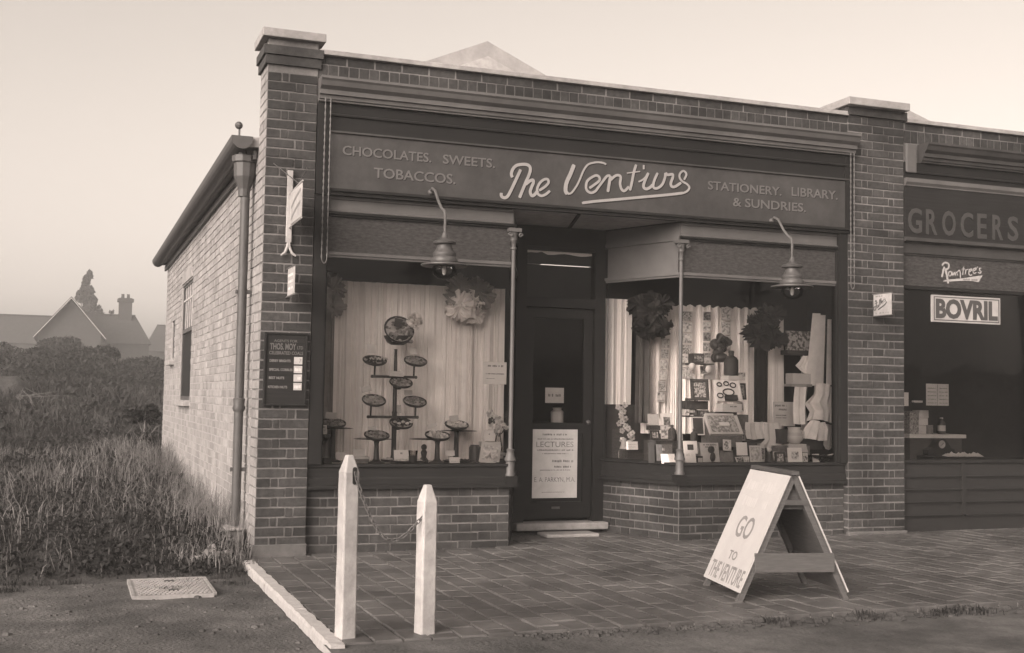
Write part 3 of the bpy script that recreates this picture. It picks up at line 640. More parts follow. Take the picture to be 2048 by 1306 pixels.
MB().tube([(px,-.42,2.815),(px+.13,-.012,3.02)], .004, 5).tube([(px,-.42,2.815),(px-.13,-.012,3.03)], .004, 5).build('stay', lead_m, sg)
ws = MB().box((px-.004,-.335,2.0),(px+.004,-.06,2.205)).build('projecting_sign', white_m); tag(ws, 'small blank looking white enamel sign projecting from the left pier', 'sign')
MB().box((px-.007,-.345,2.206),(px+.007,-.0,2.216)).build('bracket', iron_m, ws); MB().box((px-.007,-.345,1.988),(px+.007,-.0,1.998)).build('bracket', iron_m, ws)
for sx in (-1,1): marks([(.08,.3,2.14,2.165),(.09,.31,2.09,2.115),(.08,.29,2.04,2.062)], (px+sx*.0042,0,0), (0,-1,0), Z3, (sx,0,0), faint_m, ws, seed=9)
fx = 5.66
fs = MB().box((fx-.004,-.275,2.066),(fx+.004,-.02,2.262)).build('projecting_sign', white_m); tag(fs, 'small white enamel sign reading Fullers projecting from the right brick pier', 'sign')
MB().box((fx-.008,-.283,2.263),(fx+.008,.0,2.270)).build('bracket', iron_m, fs); MB().box((fx-.008,-.283,2.058),(fx+.008,.0,2.065)).build('bracket', iron_m, fs)
FU = [(.011,[(.06,2.19),(.075,2.205),(.085,2.195),(.08,2.16),(.075,2.13),(.06,2.115),(.045,2.125),(.05,2.145),(.07,2.15)]),(.008,[(.055,2.175),(.10,2.185)]),
      (.008,[(.095,2.165),(.092,2.145),(.103,2.14),(.113,2.165),(.112,2.147),(.12,2.145)]),(.007,[(.122,2.148),(.135,2.205),(.128,2.205),(.127,2.155)]),(.007,[(.14,2.158),(.153,2.215),(.146,2.215),(.144,2.165)]),
      (.007,[(.155,2.18),(.17,2.19),(.163,2.198),(.155,2.18),(.17,2.172)]),(.007,[(.178,2.178),(.182,2.203),(.19,2.205)]),(.006,[(.196,2.225),(.194,2.214)]),(.007,[(.215,2.212),(.203,2.208),(.214,2.196),(.203,2.188)]),
      (.011,[(.11,2.118),(.16,2.14),(.21,2.162),(.232,2.185)])]
fm = MB()
for i, (w, pts) in enumerate(FU): fm.ribbon(pts, w, (fx-.0042,.02,0), (0,-1,0), Z3, (-1,0,0), .001+.0001*i)
fm.build('lettering', ink_m, fs)
marks([(.05,.15,2.235,2.25),(.05,.24,2.078,2.094)], (fx-.0042,0,0), (0,-1,0), Z3, (-1,0,0), midink_m, fs, seed=3)
# coal price board
my = thing('price_board', 'dark coal price board with four white price tabs on the left pier', 'sign', (.195,-.03,1.16))
MB().box((.048,-.028,1.168),(.348,-.012,1.702)).build('board', sill_m, my)
e = MB(); e.box((.032,-.04,1.153),(.364,-.010,1.1675)).box((.032,-.04,1.7025),(.364,-.010,1.718)).box((.032,-.04,1.168),(.0475,-.010,1.702)).box((.3485,-.04,1.168),(.364,-.010,1.702)); e.build('frame', dark_m, my, bevel=.003)
yb = -.0285; bd = my
for s, a, b, c, d, bo in (('AGENTS FOR',.105,.285,1.644,1.664,.01),('THOS. MOY',.075,.275,1.585,1.636,.03),('LTD',.285,.33,1.592,1.616,.02),('CELEBRATED COALS',.07,.33,1.548,1.574,.02),
                          ('DERBY BRIGHTS',.075,.235,1.490,1.510,.02),('SPECIAL COBBLES',.073,.252,1.422,1.442,.02),('BEST NUTS',.073,.19,1.358,1.378,.02),('KITCHEN NUTS',.068,.215,1.288,1.308,.02)):
    text(s, a, b, c, d, yb, gold_m if c > 1.54 else midink_m, bd, ext=.001, bold=bo)
for i, z in enumerate((1.476,1.408,1.342,1.276)):
    pt = MB().box((.262,-.034,z),(.326,-.0285,z+.056)).build('price_tab', white_m, my)
    if i == 0: text('7', .30, .318, z+.012, z+.044, -.0345, midink_m, pt, ext=.001)
    else: marks([(.268,.32,z+.012,z+.042)], (0,-.0345,0), X3, Z3, N3, faint_m, pt, seed=i)
# blind pull chains at the ends of the shopfront
def pull(x0, x1, z0, z1, y, lab):
    n = 90; pts = [(x1, y, z0+.05+(z1-z0-.05)*k/n) for k in range(n+1)]
    top = [(x1-(x1-x0)*(.5-.5*math.cos(math.pi*k/6)), y-.004*k/6, z1+.018*math.sin(math.pi*k/6)) for k in range(1,6)]
    dn = [(x0, y-.004, z1-(z1-z0-.05)*k/n) for k in range(n+1)]; bot = [(x0+(x1-x0)*(.5-.5*math.cos(math.pi*k/6)), y-.004, z0+.05-.05*math.sin(math.pi*k/6)) for k in range(1,7)]
    P = pts+top+dn+bot; r = [.0052+.0028*math.sin(i*1.7) for i in range(len(P))]
    o = MB().tube(P, r, 6).build('pull_chain', mid_m, smooth=True); return tag(o, lab, 'chain', 'blind pull chains')
pull(.449, .492, 2.27, 3.63, -.055, 'long looped pull chain hanging at the left end of the shopfront')
pull(5.375, 5.415, 2.30, 3.57, -.055, 'long looped pull chain hanging at the right end of the shopfront')

# ------------------------------------------------------------------ things on the forecourt
def bollard(x, y, h, a, lab, hole):
    s = .0425; q = MB(); ca, sa = math.cos(a), math.sin(a); c = .008
    ring = lambda s_, z, c_: [(x+ca*px_-sa*py_, y+sa*px_+ca*py_, z) for px_, py_ in ((-s_+c_,-s_),(s_-c_,-s_),(s_,-s_+c_),(s_,s_-c_),(s_-c_,s_),(-s_+c_,s_),(-s_,s_-c_),(-s_,-s_+c_))]
    P = []; zs = [-.2]+[h*k/10 for k in range(11)]
    r = random.Random(int(h*1000))
    for iz, z in enumerate(zs):
        zz = z-.088 if iz == 11 else min(z, h-.10) if iz == 10 else z
        P += [(p[0]+r.uniform(-.0012,.0012), p[1]+r.uniform(-.0012,.0012), p[2]) for p in ring(s*(1+.03*(1-max(z,0)/h)), zz, c)]
    P += ring(.017, h, .004)
    nr = len(zs)+1; Fq = [(8*i+k, 8*i+(k+1)%8, 8*i+8+(k+1)%8, 8*i+8+k) for i in range(nr-1) for k in range(8)]+[tuple(8*(nr-1)+k for k in range(8))]
    b = thing('bollard', lab, 'bollard', (x, y, 0), 'white posts of the chained row'); q.add(P, Fq).build('post', white_m, b, bevel=.003)
    if hole:
        n = Vector((sa, -ca, 0)); o = Vector((x,y,0))+n*(s+.0015); pl = [(.013*math.cos(t)*(1 if abs(math.sin(t))<2 else 1), (.032 if math.sin(t) > 0 else -.032)+.013*math.sin(t)) for t in [2*math.pi*k/16 for k in range(16)]]
        MB().add([o+Vector((ca,sa,0))*(u+.012)+Vector((0,0,h-.105+v)) for u, v in pl]+[o+n*.002+Vector((ca,sa,0))*(u+.012)+Vector((0,0,h-.105+v)) for u, v in pl], [tuple(range(16)), tuple(range(31,15,-1))]+[(i,(i+1)%16,16+(i+1)%16,16+i) for i in range(16)]).build('chain_slot', black_m, b)
    return b
ba = math.radians(12.5)
bollard(.012, -3.16, .935, ba, 'taller white pointed post on the left, with a chain slot near its top', True)
bollard(.435, -3.16, .778, ba, 'shorter white pointed post on the right end of the chain', False)
ch = thing('chain', 'rusty iron chain sagging between the two white posts', 'chain', (.22,-3.17,.52))
lk = MB(); npt = 12
lp = [(.0125*math.cos(2*math.pi*k/npt)+(.006 if math.cos(2*math.pi*k/npt) > 0 else -.006), .0085*math.sin(2*math.pi*k/npt)) for k in range(npt)]
for k in range(npt):
    a0, b0 = lp[k], lp[(k+1)%npt]; lk.tube([(a0[0],a0[1],0),(b0[0],b0[1],0)], .0032, 5, False)
lme = bpy.data.meshes.new('link'); lme.from_pydata(lk.v, [], lk.f); lme.materials.append(iron_m)
p0, p1 = Vector((.037,-3.206,.835)), Vector((.40,-3.19,.610))
CHp = []
for k in range(201):
    t = k/200; CHp.append(p0.lerp(p1, t)+Vector((0,-.004*math.sin(math.pi*t),-.235*math.sin(math.pi*t**.92)*(1-.12*t))))
d = 0; nx_ = 0; i = 0
for a0, b0 in zip(CHp, CHp[1:]):
    d += (b0-a0).length
    if d >= nx_:
        o = bpy.data.objects.new('link', lme); COL.objects.link(o); dr = (b0-a0).normalized(); q_ = Vector((1,0,0)).rotation_difference(dr)
        o.rotation_mode = 'QUATERNION'; o.rotation_quaternion = q_ @ Matrix.Rotation(math.radians(45+90*(i%2)), 3, 'X').to_quaternion()
        o.location = a0; WL[o.name] = a0.copy(); setparent(o, ch); nx_ += .0265; i += 1
# A-board
ab = thing('sandwich_board', 'white folding pavement board reading GO TO THE VENTURE', 'pavement sign', (2.94,-2.57,.02))
ang = math.radians(11); ax = Vector((math.sin(ang), math.cos(ang), 0)); rt = Vector((math.cos(ang), -math.sin(ang), 0)); ac = Vector((2.94,-2.57,pz(2.94)+.004))
H_, B_, W_ = .775, .375, .33
def leafp(sgn):
    top = ac+Vector((0,0,H_))+rt*(sgn*.022); bot = ac+rt*(sgn*B_); dn = (bot-top); LL = dn.length; dn.normalize(); nn = (ax.cross(dn)); nn.normalize()
    if nn.dot(rt)*sgn < 0: nn = -nn
    return top, dn, nn, LL
for sgn, nm in ((-1,'left'),(1,'right')):
    top, dn, nn, LL = leafp(sgn)
    for s in (-1,1): MB().frame(top, ax, dn, nn, s*W_-.02*(1+s)+.0, s*W_+.02*(1-s)+.0, .0, LL, -.042, -.0105).build('leg', wood_m if sgn < 0 or True else white_m, ab)
    pn = MB().frame(top, ax, dn, nn, -W_-.008, W_+.008, .012, LL-.055, -.003, .006).build('sign_panel', board_m, ab)
    MB().frame(top, ax, dn, nn, -W_-.006, W_+.006, .014, LL-.057, -.010, -.0035).build('backing_board', wood_m, ab)
    for z in (.10, LL-.26): MB().frame(top, ax, dn, nn, -W_+.041, W_-.041, z, z+.06, -.03, -.0105).build('batten', wood_m, ab)
    if sgn < 0:
        O = top+nn*.0062; uu, vv = -ax, -dn           # seen from the front: u to the right
        def tx(s, u0, u1, v0, v1, mat, **k): text(s, u0, u1, -v1, -v0, 0, mat, pn, o=tuple(O), u=tuple(uu), v=tuple(vv), n=tuple(nn), ext=.0006, **k)
        tx('GO', -.135, .135, .325, .475, midink_m, bold=.015)
        tx('TO', -.07, .07, .565, .625, midink_m, bold=.02)
        tx('THE VENTURE', -.285, .31, .66, .775, midink_m, bold=.015)
        marks([(-.26,.27,-.155,-.075),(-.22,.2,-.265,-.19)], tuple(O), tuple(uu), tuple(vv), tuple(nn), M('worn_ink', .39, .7, .05), pn, seed=12)
MB().bar(ac+Vector((0,0,H_+.008))-ax*(W_+.02), ac+Vector((0,0,H_+.008))+ax*(W_+.02), .05, .022).build('ridge_batten', lead_m, ab)
front = ac-ax*(W_-.005)
def gus(z0, z1, off, th, nm, mat):
    w0, w1 = (B_-.05)*(1-z0/H_), (B_-.05)*(1-z1/H_); q = []
    for dd in (off, off+th):
        for w, z in ((-w0,z0),(w0,z0),(w1,z1),(-w1,z1)): q.append(front+rt*w-ax*dd+Vector((0,0,z)))
    MB().add(q, [(0,3,2,1),(4,5,6,7),(0,1,5,4),(1,2,6,5),(2,3,7,6),(3,0,4,7)]).build(nm, mat, ab)
w_ = B_*.86
MB().frame(front, rt, Z3, -ax, -w_*.80, w_*.80, .175, .292, .007, .026).build('cross_board', wood_m, ab, bevel=.002)
gus(.555, .755, -.06, .014, 'gusset', wood_m)
MB().frame(front, rt, Z3, ax, -.06, .10, .585, .615, -.01, .03).build('catch', lead_m, ab)
MB().frame(front+ax*.3, rt, Z3, ax, -.20, -.10, .36, .375, 0, .03).build('peg', white_m, ab)
# manhole
mh = thing('manhole_cover', 'pale cast iron inspection cover lying on the trodden earth', 'manhole cover', (-.68,-1.02,-.03))
cz = -.035
MB().add([(-.93,-1.39,cz),(-.44,-1.35,cz),(-.44,-.69,cz),(-.92,-.69,cz),(-.93,-1.39,cz-.06),(-.44,-1.35,cz-.06),(-.44,-.69,cz-.06),(-.92,-.69,cz-.06)], [(0,1,2,3),(0,4,5,1),(1,5,6,2),(2,6,7,3),(3,7,4,0)]).build('plate', stone_m, mh)
st = MB()
for i in range(16):
    for j in range(13):
        x = -.895+i*.0285+(.014 if j % 2 else 0); y = -1.325+j*.049
        if x < -.465: st.box((x-.0075,y-.014,cz),(x+.0075,y+.014,cz+.007))
st.build('stud', stone_m, mh, kind='stuff')
rmh = MB(); rmh.box((-.945,-1.41,cz-.05),(-.925,-.68,cz+.006)).box((-.445,-1.37,cz-.05),(-.425,-.68,cz+.006)).box((-.924,-.69,cz-.05),(-.446,-.672,cz+.006)).box((-.924,-1.41,cz-.05),(-.446,-1.385,cz+.006)); rmh.build('frame', stone_m, mh)
for y in (-1.19,-.82): MB().box((-.71,y-.022,cz+.0005),(-.65,y+.022,cz+.008)).build('lifting_slot', black_m, mh)
# gully block and loose stones under the downpipe
gb = thing('gully_kerb', 'square cement gully block under the downpipe', 'drain', (-.085,.5,-.05))
MB().box((-.185,.36,-.1),(-.02,.66,.165)).build('block', render_m, gb, bevel=.012)
MB().box((-.165,.345,.166),(-.03,.64,.185)).build('rim', stone_m, gb, bevel=.006)
def rock(x, y, z, r, mat, lab, sq=(1,1,.7)):
    q = MB().ball((0,0,0), r, 9, 6, sq); rr = random.Random(int(x*1000+y*77))
    q.v = [tuple(c*(1+rr.uniform(-.28,.28)) for c in v) for v in q.v]; q.v = [(v[0]+x, v[1]+y, v[2]+z) for v in q.v]
    return tag(q.build('stone', mat), lab, 'stone', 'loose rubble by the gully')
for k, (x, y, r, lab) in enumerate(((-.20,.12,.055,'rounded rubble stone in the grass just left of the gully block'),(-.31,.05,.07,'largest pale rubble stone in the grass left of the gully'),(-.42,-.12,.05,'flat rubble stone lying furthest left of the gully'),
    (-.26,.28,.06,'rubble stone half hidden behind the others beside the gully'),(-.10,-.02,.05,'small rubble stone at the foot of the left pier'),(-.15,.22,.045,'small pale lump leaning on the gully block'))):
    rock(x, y, gz(x,y)+r*.45, r, stone_m if k != 4 else render_m, lab, (1.2,1,.8))
# ------------------------------------------------------------------ dressing of the windows
SH = .689
def sheet(name, x0, x1, z0, z1, y, mat, label, cat, amp=.018, pl=9, n=120, m=6, seed=1, top=0., group=None, flare=0., yend=None):
    r = random.Random(seed); ph = [r.uniform(0,6.28) for _ in range(6)]; P = []
    for j in range(m+1):
        for i in range(n+1):
            t = i/n; s = j/m; W = (x1-x0)*(1+flare*(1-s)); x = (x0+x1)/2+(t-.5)*W
            q = t*pl*2*math.pi+1.3*math.sin(t*9+ph[0]); dy = amp*(.55+.75*abs(math.sin(t*4.3+ph[1]*2)))*(math.sin(q)+.5*math.sin(2.3*q+ph[1])+.4*math.sin(5.1*q+ph[4])+.35*math.sin(.37*q+ph[2]+s*1.5))
            yy = y if yend is None else y+(yend-y)*t
            P.append((x+.004*math.sin(q*1.7+ph[3]+s*2), yy+dy*(.75+.25*(1-s)), z0+(z1-z0)*s+(top*math.sin(t*pl*2*math.pi*.9+ph[5]) if j == m else 0)))
    o = MB().add(P, [(j*(n+1)+i, j*(n+1)+i+1, (j+1)*(n+1)+i+1, (j+1)*(n+1)+i) for j in range(m) for i in range(n)]).build(name, mat, smooth=True)
    return tag(o, label, cat, group)
def card(name, label, cat, x0, x1, z0, z1, y, mat=paper_m, lean=10, group=None, th=.004, yaw_=0., roll=0., pic=None, border=.12, rows=None, ink=None):
    w, h = x1-x0, z1-z0; a = math.radians(lean); b = math.radians(yaw_); rl = math.radians(roll)
    u = Vector((math.cos(b), math.sin(b), 0)); v = Vector((-math.sin(b)*math.sin(a), math.cos(b)*math.sin(a), math.cos(a))); n = u.cross(v)*1.0
    if rl: u, v = u*math.cos(rl)+v*math.sin(rl), v*math.cos(rl)-u*math.sin(rl)
    o = Vector(((x0+x1)/2, y, z0))
    q = MB().frame(o, u, v, n, -w/2, w/2, 0, h, -th/2, th/2).build(name, mat); tag(q, label, cat, group)
    if pic: MB().frame(o, u, v, n, -w/2+border*w, w/2-border*w, border*h, h-border*h, th/2+.0003, th/2+.001).build('picture', pic, q)
    if rows: marks([(-w/2+r_[0]*w, -w/2+r_[1]*w, r_[2]*h, r_[3]*h) for r_ in rows], tuple(o+n*(th/2)), tuple(u), tuple(v), tuple(n), ink or midink_m, q, seed=int(x0*997))
    return q
def carton(name, label, cat, x0, x1, y0, y1, z0, z1, mat=box_m, lid=None, group=None, front=None):
    q = MB().box((x0,y0,z0),(x1,y1,z1)).build(name, mat, bevel=.002); tag(q, label, cat, group)
    if lid: MB().box((x0-.003,y0-.003,z1-.35*(z1-z0)),(x1+.003,y1+.003,z1+.003)).build('lid', lid, q)
    if front: MB().box((x0+.1*(x1-x0),y0-.0015,z0+.15*(z1-z0)),(x1-.1*(x1-x0),y0-.0003,z0+.75*(z1-z0))).build('paper_label', front, q)
    return q
def bottle(label, x, y, z0, h, r, mat=boxd_m, cap=paper_m, cat='bottle', name='bottle', group=None, lab=None):
    q = MB().lathe((x,y,z0), [(r*.95,0),(r,.01*h/.1),(r,.62*h),(r*.8,.72*h),(r*.38,.80*h),(r*.36,.9*h)], 14).build(name, mat, smooth=True); tag(q, label, cat, group)
    MB().lathe((x,y,z0+.9*h), [(r*.42,0),(r*.42,.08*h),(r*.3,.1*h)], 10).build('stopper', cap, q)
    if lab: MB().lathe((x,y,z0+.18*h), [(r*1.01,0),(r*1.015,.002),(r*1.015,.33*h),(r*1.01,.335*h)], 14).build('paper_label', lab, q)
    return q
def sweets(c, r, n, mat, parent, size=.012, tilt=None, seed=1, lift=.0, sq=(1,1,.8)):
    rr = random.Random(seed); q = MB(); c = Vector(c)
    for _ in range(n):
        a, d_ = rr.uniform(0,6.28), r*math.sqrt(rr.random()); w = Vector((d_*math.cos(a), d_*math.sin(a), lift+.012*(1-d_/r)+rr.uniform(0,.006)))
        if tilt: w.rotate(tilt)
        q.ball(c+w, size*rr.uniform(.75,1.2), 6, 4, sq)
    return q.build('sweets', mat, parent, kind='stuff')
def dish(c, r, tilt_deg, parent, mat, n=42, size=.013, seed=1, depth=.02, rim=dishrim_m, inner=dish_m):
    ax_ = Vector((0, -math.sin(math.radians(tilt_deg)), math.cos(math.radians(tilt_deg)))); q = Vector((0,0,1)).rotation_difference(ax_)
    d = MB().lathe(c, [(r*.55,-depth*1.2),(r*.9,-depth*.5),(r,0),(r*1.03,.008),(r*1.0,.016),(r*.93,.012),(r*.9,.002)], 24, ax_).build('dish', rim, parent, smooth=True)
    MB().lathe(c, [(r*.895,.0005),(r*.895,.004)], 24, ax_).build('doily', inner, d)
    sweets(c, r*.84, n, mat, d, size, q, seed, .008)
    return d
# -- left window
sheet('curtain', .64, 2.30, SH, 2.225, .82, curtain_m, 'wide pleated white curtain behind the sweets in the left window', 'curtain', .012, 13, 240, 6, 3)
sheet('curtain', .43, .66, SH, 2.22, .80, crepe_w, 'narrow grey white side curtain at the left end of the left window', 'curtain', .02, 4, 60, 6, 8)
def rosette(c, r, mats, label, seed, depth=.05, squash=1.):
    rr = random.Random(seed); c = Vector(c); t = thing('paper_rosette', label, 'decoration', tuple(c-Vector((0,0,r))))
    for k, mt in enumerate(mats):
        for q_ in range(8):
            cc = c+Vector((rr.uniform(-.55,.55)*r, -depth*rr.uniform(0,1), (rr.uniform(-.25,.25)+(.35 if k == 0 else -.3)*(len(mats) > 1))*r)); R_ = r*rr.uniform(.38,.68); rot_ = Matrix.Rotation(rr.uniform(-.7,.7),3,'X') @ Matrix.Rotation(rr.uniform(-.7,.7),3,'Z'); nn = 84; hs = [(rr.randint(3,26), rr.uniform(.004,.02), rr.uniform(0,6.28)) for _ in range(7)]; P = [tuple(cc)]
            nr = 4
            for j in range(1,nr+1):
                for i in range(nn):
                    a = 2*math.pi*i/nn; w = j/nr; rad = R_*w*(1+.5*w*sum(am_*8*math.sin((f_*.61//1)*a+p_*2) for f_, am_, p_ in hs[:4])); rip = w*sum(am_*math.sin(f_*a+p_) for f_, am_, p_ in hs)
                    P.append(tuple(cc+rot_ @ Vector((rad*math.cos(a)+rr.uniform(-.004,.004), -.03*(1-w)+rip, rad*squash*math.sin(a)+.3*rip+rr.uniform(-.004,.004)))))
            Fq = [(0,1+i,1+(i+1)%nn) for i in range(nn)]+[(1+j*nn+i,1+j*nn+(i+1)%nn,1+(j+1)*nn+(i+1)%nn,1+(j+1)*nn+i) for j in range(nr-1) for i in range(nn)]
            MB().add(P, Fq).build('ruffle', mt, t, smooth=True)
    return t
rosette((.60,.74,2.07), .19, [crepe_g, crepe_g], 'faded grey crepe rosette at the top left corner of the left window', 4, .10)
sheet('streamer', .53, .74, .72, 1.95, .78, crepe_g, 'faded grey crepe streamer hanging at the left edge of the left window', 'decoration', .012, 3, 40, 8, 5)
rosette((1.885,.71,2.10), .215, [crepe_g, crepe_w], 'large white and grey crepe rosette at the upper right of the left window', 7, .10)
sheet('streamer', 1.815, 1.99, SH, 1.95, .775, crepe_w, 'white crepe streamer hanging below the white rosette in the left window', 'decoration', .010, 3, 40, 8, 6)
# tiered stand
ts = thing('display_stand', 'tall dark tiered stand carrying seven dishes of sweets in the left window', 'display stand', (1.215,.5,SH))
MB().lathe((1.215,.52,SH), [(.085,0),(.085,.012),(.03,.03),(.021,.06),(.021,.40),(.023,.42),(.018,.43),(.018,.72),(.021,.735),(.016,.75),(.012,.93),(.014,.95)], 14).build('pole', dishrim_m, ts, smooth=True)
for z, x0, x1 in ((1.405,1.01,1.39),(1.067,.985,1.41)):
    am = MB().bar((x0,.50,z),(x1,.50,z), .016, .022).ball((x0,.5,z),.014).ball((x1,.5,z),.014).build('arm', dishrim_m, ts)
    for x in (x0+.02, x1-.02): MB().tube([(x,.5,z),(x,.49,z+.10)], .008, 7).build('upright', dishrim_m, am)
    MB().tube([(1.25,.48,z-.10),(1.25,.47,z-.03)], .009, 7).tube([(1.215,.52,z-.10),(1.25,.48,z-.10)], .007, 6).build('upright', dishrim_m, am)
for k, (x, z, mt, tl, r) in enumerate(((1.022,1.532,sweet_d,22,.1),(1.375,1.536,sweet_g,24,.098),(1.252,1.352,sweet_g,24,.098),(1.023,1.200,sweet_g,26,.1),(1.376,1.194,sweet_g,24,.1),(1.260,1.012,sweet_d,24,.098))):
    dish((x,.47,z), r, tl, ts, mt, 44, .012, k+3)
for k in range(5): MB().tube([(.97+.03*k,.42,1.545),(.98+.03*k,.41,1.56+.012*(k%2)),(1.0+.03*k,.42,1.545)], .007, 6).build('wrapped_sweet', sweet_w, ts)
for k in range(5): MB().ball((1.19+.035*k,.40,1.03-.012*(k%2)), .014, 8, 5, (1.3,.8,.8)).build('wrapped_sweet', sweet_w, ts)
dish((1.222,.46,1.80), .128, 62, ts, sweet_g, 30, .014, 12, .045, dishrim_m, card_m)
bkt = MB().lathe((1.222,.50,1.675), [(.055,0),(.09,.02),(.112,.06),(.118,.075)], 18).build('basket', dishrim_m, ts, smooth=True)
q = MB()
for k in range(26):
    r_ = random.Random(k); q.ball((1.222+r_.uniform(-.1,.1), .42+r_.uniform(-.03,.02), 1.70+r_.uniform(0,.085)), .018, 6, 4)
q.build('sweets', sweet_g, ts, kind='stuff')
card('price_card', 'small black card standing in the round basket on top of the tiered stand', 'card', 1.165, 1.232, 1.822, 1.895, .415, ink_m, 12, roll=-12)
rosette((1.33,.40,1.88), .058, [crepe_w, crepe_w], 'small white gauze bow tied to the basket at the top of the tiered stand', 9, .03)
for k, (a, b, c, d, y, lab) in enumerate(((.965,1.045,1.60,1.675,.53,'pale price card behind the upper left dish of the tiered stand'),(1.335,1.40,1.60,1.66,.53,'pale price card behind the upper right dish of the tiered stand'),(1.15,1.275,1.408,1.452,.475,'white price slip lying on the upper arm of the tiered stand'),
    (.935,1.02,1.275,1.325,.53,'grey price slip tilted above the lower left dish of the tiered stand'),(1.30,1.37,1.255,1.295,.53,'pale price slip above the lower right dish of the tiered stand'),(1.215,1.275,1.10,1.17,.53,'grey price slip on the pole between the two arms'))):
    card('price_card', lab, 'card', a, b, c, d, y, paper2_m if k not in (3,5) else card_m, 8, roll=(0,0,-2,14,0,0)[k], rows=[(.2,.8,.4,.6)] if k != 5 else None, ink=faint_m)
def pedestal(x, y, z, r, mt, lab, seed, base=.07):
    t = thing('cake_stand', lab, 'dish stand', (x,y,SH), 'pedestal sweet dishes in the left window')
    MB().lathe((x,y,SH), [(base,0),(base,.010),(base*.5,.022),(.024,.04),(.019,z-SH-.07),(.024,z-SH-.045),(.06,z-SH-.028)], 16).build('stem', dishrim_m, t, smooth=True)
    dish((x,y,z), r, 17, t, mt, 46, .012, seed, .022); return t
pedestal(1.02, .33, .915, .104, sweet_g, 'front left pedestal dish of mixed sweets in the left window', 21)
pedestal(1.54, .33, .915, .106, sweet_w, 'front pedestal dish of white sweets right of the tiered stand', 22)
pedestal(1.785, .58, 1.000, .104, sweet_w, 'taller rear pedestal dish of white sweets near the right of the left window', 23)
pedestal(.71, .58, 1.005, .104, sweet_g, 'pedestal dish of sweets close to the left edge of the left window', 24)
for k, (a, b, c, d, y, mt, lab, rl) in enumerate(((1.73,1.81,1.035,1.085,.60,card_m,'dark grey price card on the taller rear pedestal dish',8),(1.475,1.56,.985,1.02,.40,paper2_m,'pale slip of paper fanned above the front white sweets',16),(1.485,1.565,.94,.985,.42,paper_m,'white price card behind the front white sweets',0),
    (.965,1.04,.945,.99,.42,card_m,'grey price card behind the front left pedestal dish',0),(.65,.745,1.045,1.10,.62,paper2_m,'pale price card behind the dish nearest the left edge',-4),(.548,.618,.925,1.0,.39,paper_m,'white card with dark spots standing by the glass bowl',0))):
    card('price_card', lab, 'card', a, b, c, d, y, mt, 8, roll=rl, pic=pic_a if k == 5 else None, rows=[(.2,.8,.4,.62)] if k in (2,4) else None, ink=faint_m)
for k, (x, z, y, lab) in enumerate(((.985,.885,.40,'left thin glass plate edge behind the front dishes'),(1.46,.885,.40,'right thin glass plate edge behind the front dishes'),(.70,.965,.6,'thin glass plate under the dish at the left edge'),(1.80,.95,.62,'thin glass plate under the tall rear dish'))):
    tag(MB().lathe((x+.02,y,z), [(.12,.004),(.155,.0),(.16,.003),(.12,.008)], 24).build('glass_plate', jar_m, smooth=True), lab, 'plate')
gb_ = thing('glass_bowl', 'footed glass bowl of dark sweets at the left corner of the left window', 'bowl', (.565,.36,SH))
MB().lathe((.565,.36,SH), [(.05,0),(.05,.008),(.014,.03),(.012,.13),(.03,.17),(.07,.20),(.082,.235),(.080,.236),(.066,.206)], 18).build('bowl', jar_m, gb_, smooth=True)
sweets((.565,.36,SH+.205), .06, 20, sweet_d, gb_, .013, None, 31)
carton('box', 'small dark pot at the front left of the left window behind the taller white post', 'pot', .565, .63, .22, .28, SH, .742, boxd_m)
card('card', 'white folded card near the foot of the leftmost pedestal dish', 'card', .70, .78, SH+.03, .78, .40, paper2_m, 14, rows=[(.15,.85,.5,.7)], ink=faint_m)
carton('box', 'flat dark carton left of the front left pedestal dish', 'box', .85, .99, .45, .58, SH, .735, box_m, card_m)
card('card', 'cream card standing on the flat dark carton', 'card', .865, .965, .738, .80, .50, paper2_m, 14, rows=[(.15,.85,.3,.7)], ink=faint_m)
def plate(x, y, r, mt, lab, n, seed):
    t = thing('plate', lab, 'plate', (x,y,SH)); MB().lathe((x,y,SH), [(r*.6,0),(r*.95,.012),(r,.022),(r*.97,.026),(r*.85,.016),(r*.2,.013)], 28).build('dish', dishrim_m, t, smooth=True)
    sweets((x,y,SH+.016), r*.82, n, mt, t, .015, None, seed); return t
plate(1.29, .34, .145, sweet_w, 'wide dark plate heaped with white sweets at the front of the left window', 60, 41)
plate(1.74, .34, .14, sweet_d, 'wide dark plate of long dark sweets at the front right of the left window', 30, 42)
plate(1.16, .50, .06, sweet_w, 'little dark plate of white sweets behind the wide one', 20, 43)
tb = thing('tumbler', 'dark filled glass tumbler standing before the plate of white sweets', 'glass', (1.30,.22,SH))
MB().lathe((1.30,.22,SH), [(.032,0),(.036,.07)], 16).build('drink', boxd_m, tb, smooth=True); MB().lathe((1.30,.22,SH), [(.034,.071),(.039,.112),(.037,.112),(.033,.075)], 16).build('rim', jar_m, tb, smooth=True)
card('card', 'white card with one dark spot behind the tumbler', 'card', 1.20, 1.335, .715, .795, .44, paper_m, 10, rows=[(.4,.55,.55,.75)])
fg = thing('figurine', 'small grey glass figure right of the tumbler', 'ornament', (1.445,.4,SH))
MB().lathe((1.445,.4,SH), [(.04,0),(.042,.02),(.02,.05),(.028,.09),(.012,.115)], 12).ball((1.445,.4,.82), .026).build('figure', lead_m, fg, smooth=True)
card('card', 'small white card leaning against the plate of long dark sweets', 'card', 1.605, 1.695, SH, .748, .19, paper_m, 12, rows=[(.15,.85,.3,.5)], ink=faint_m)
card('card', 'white slip behind the plate of long dark sweets', 'card', 1.65, 1.735, .745, .79, .46, paper_m, 10)
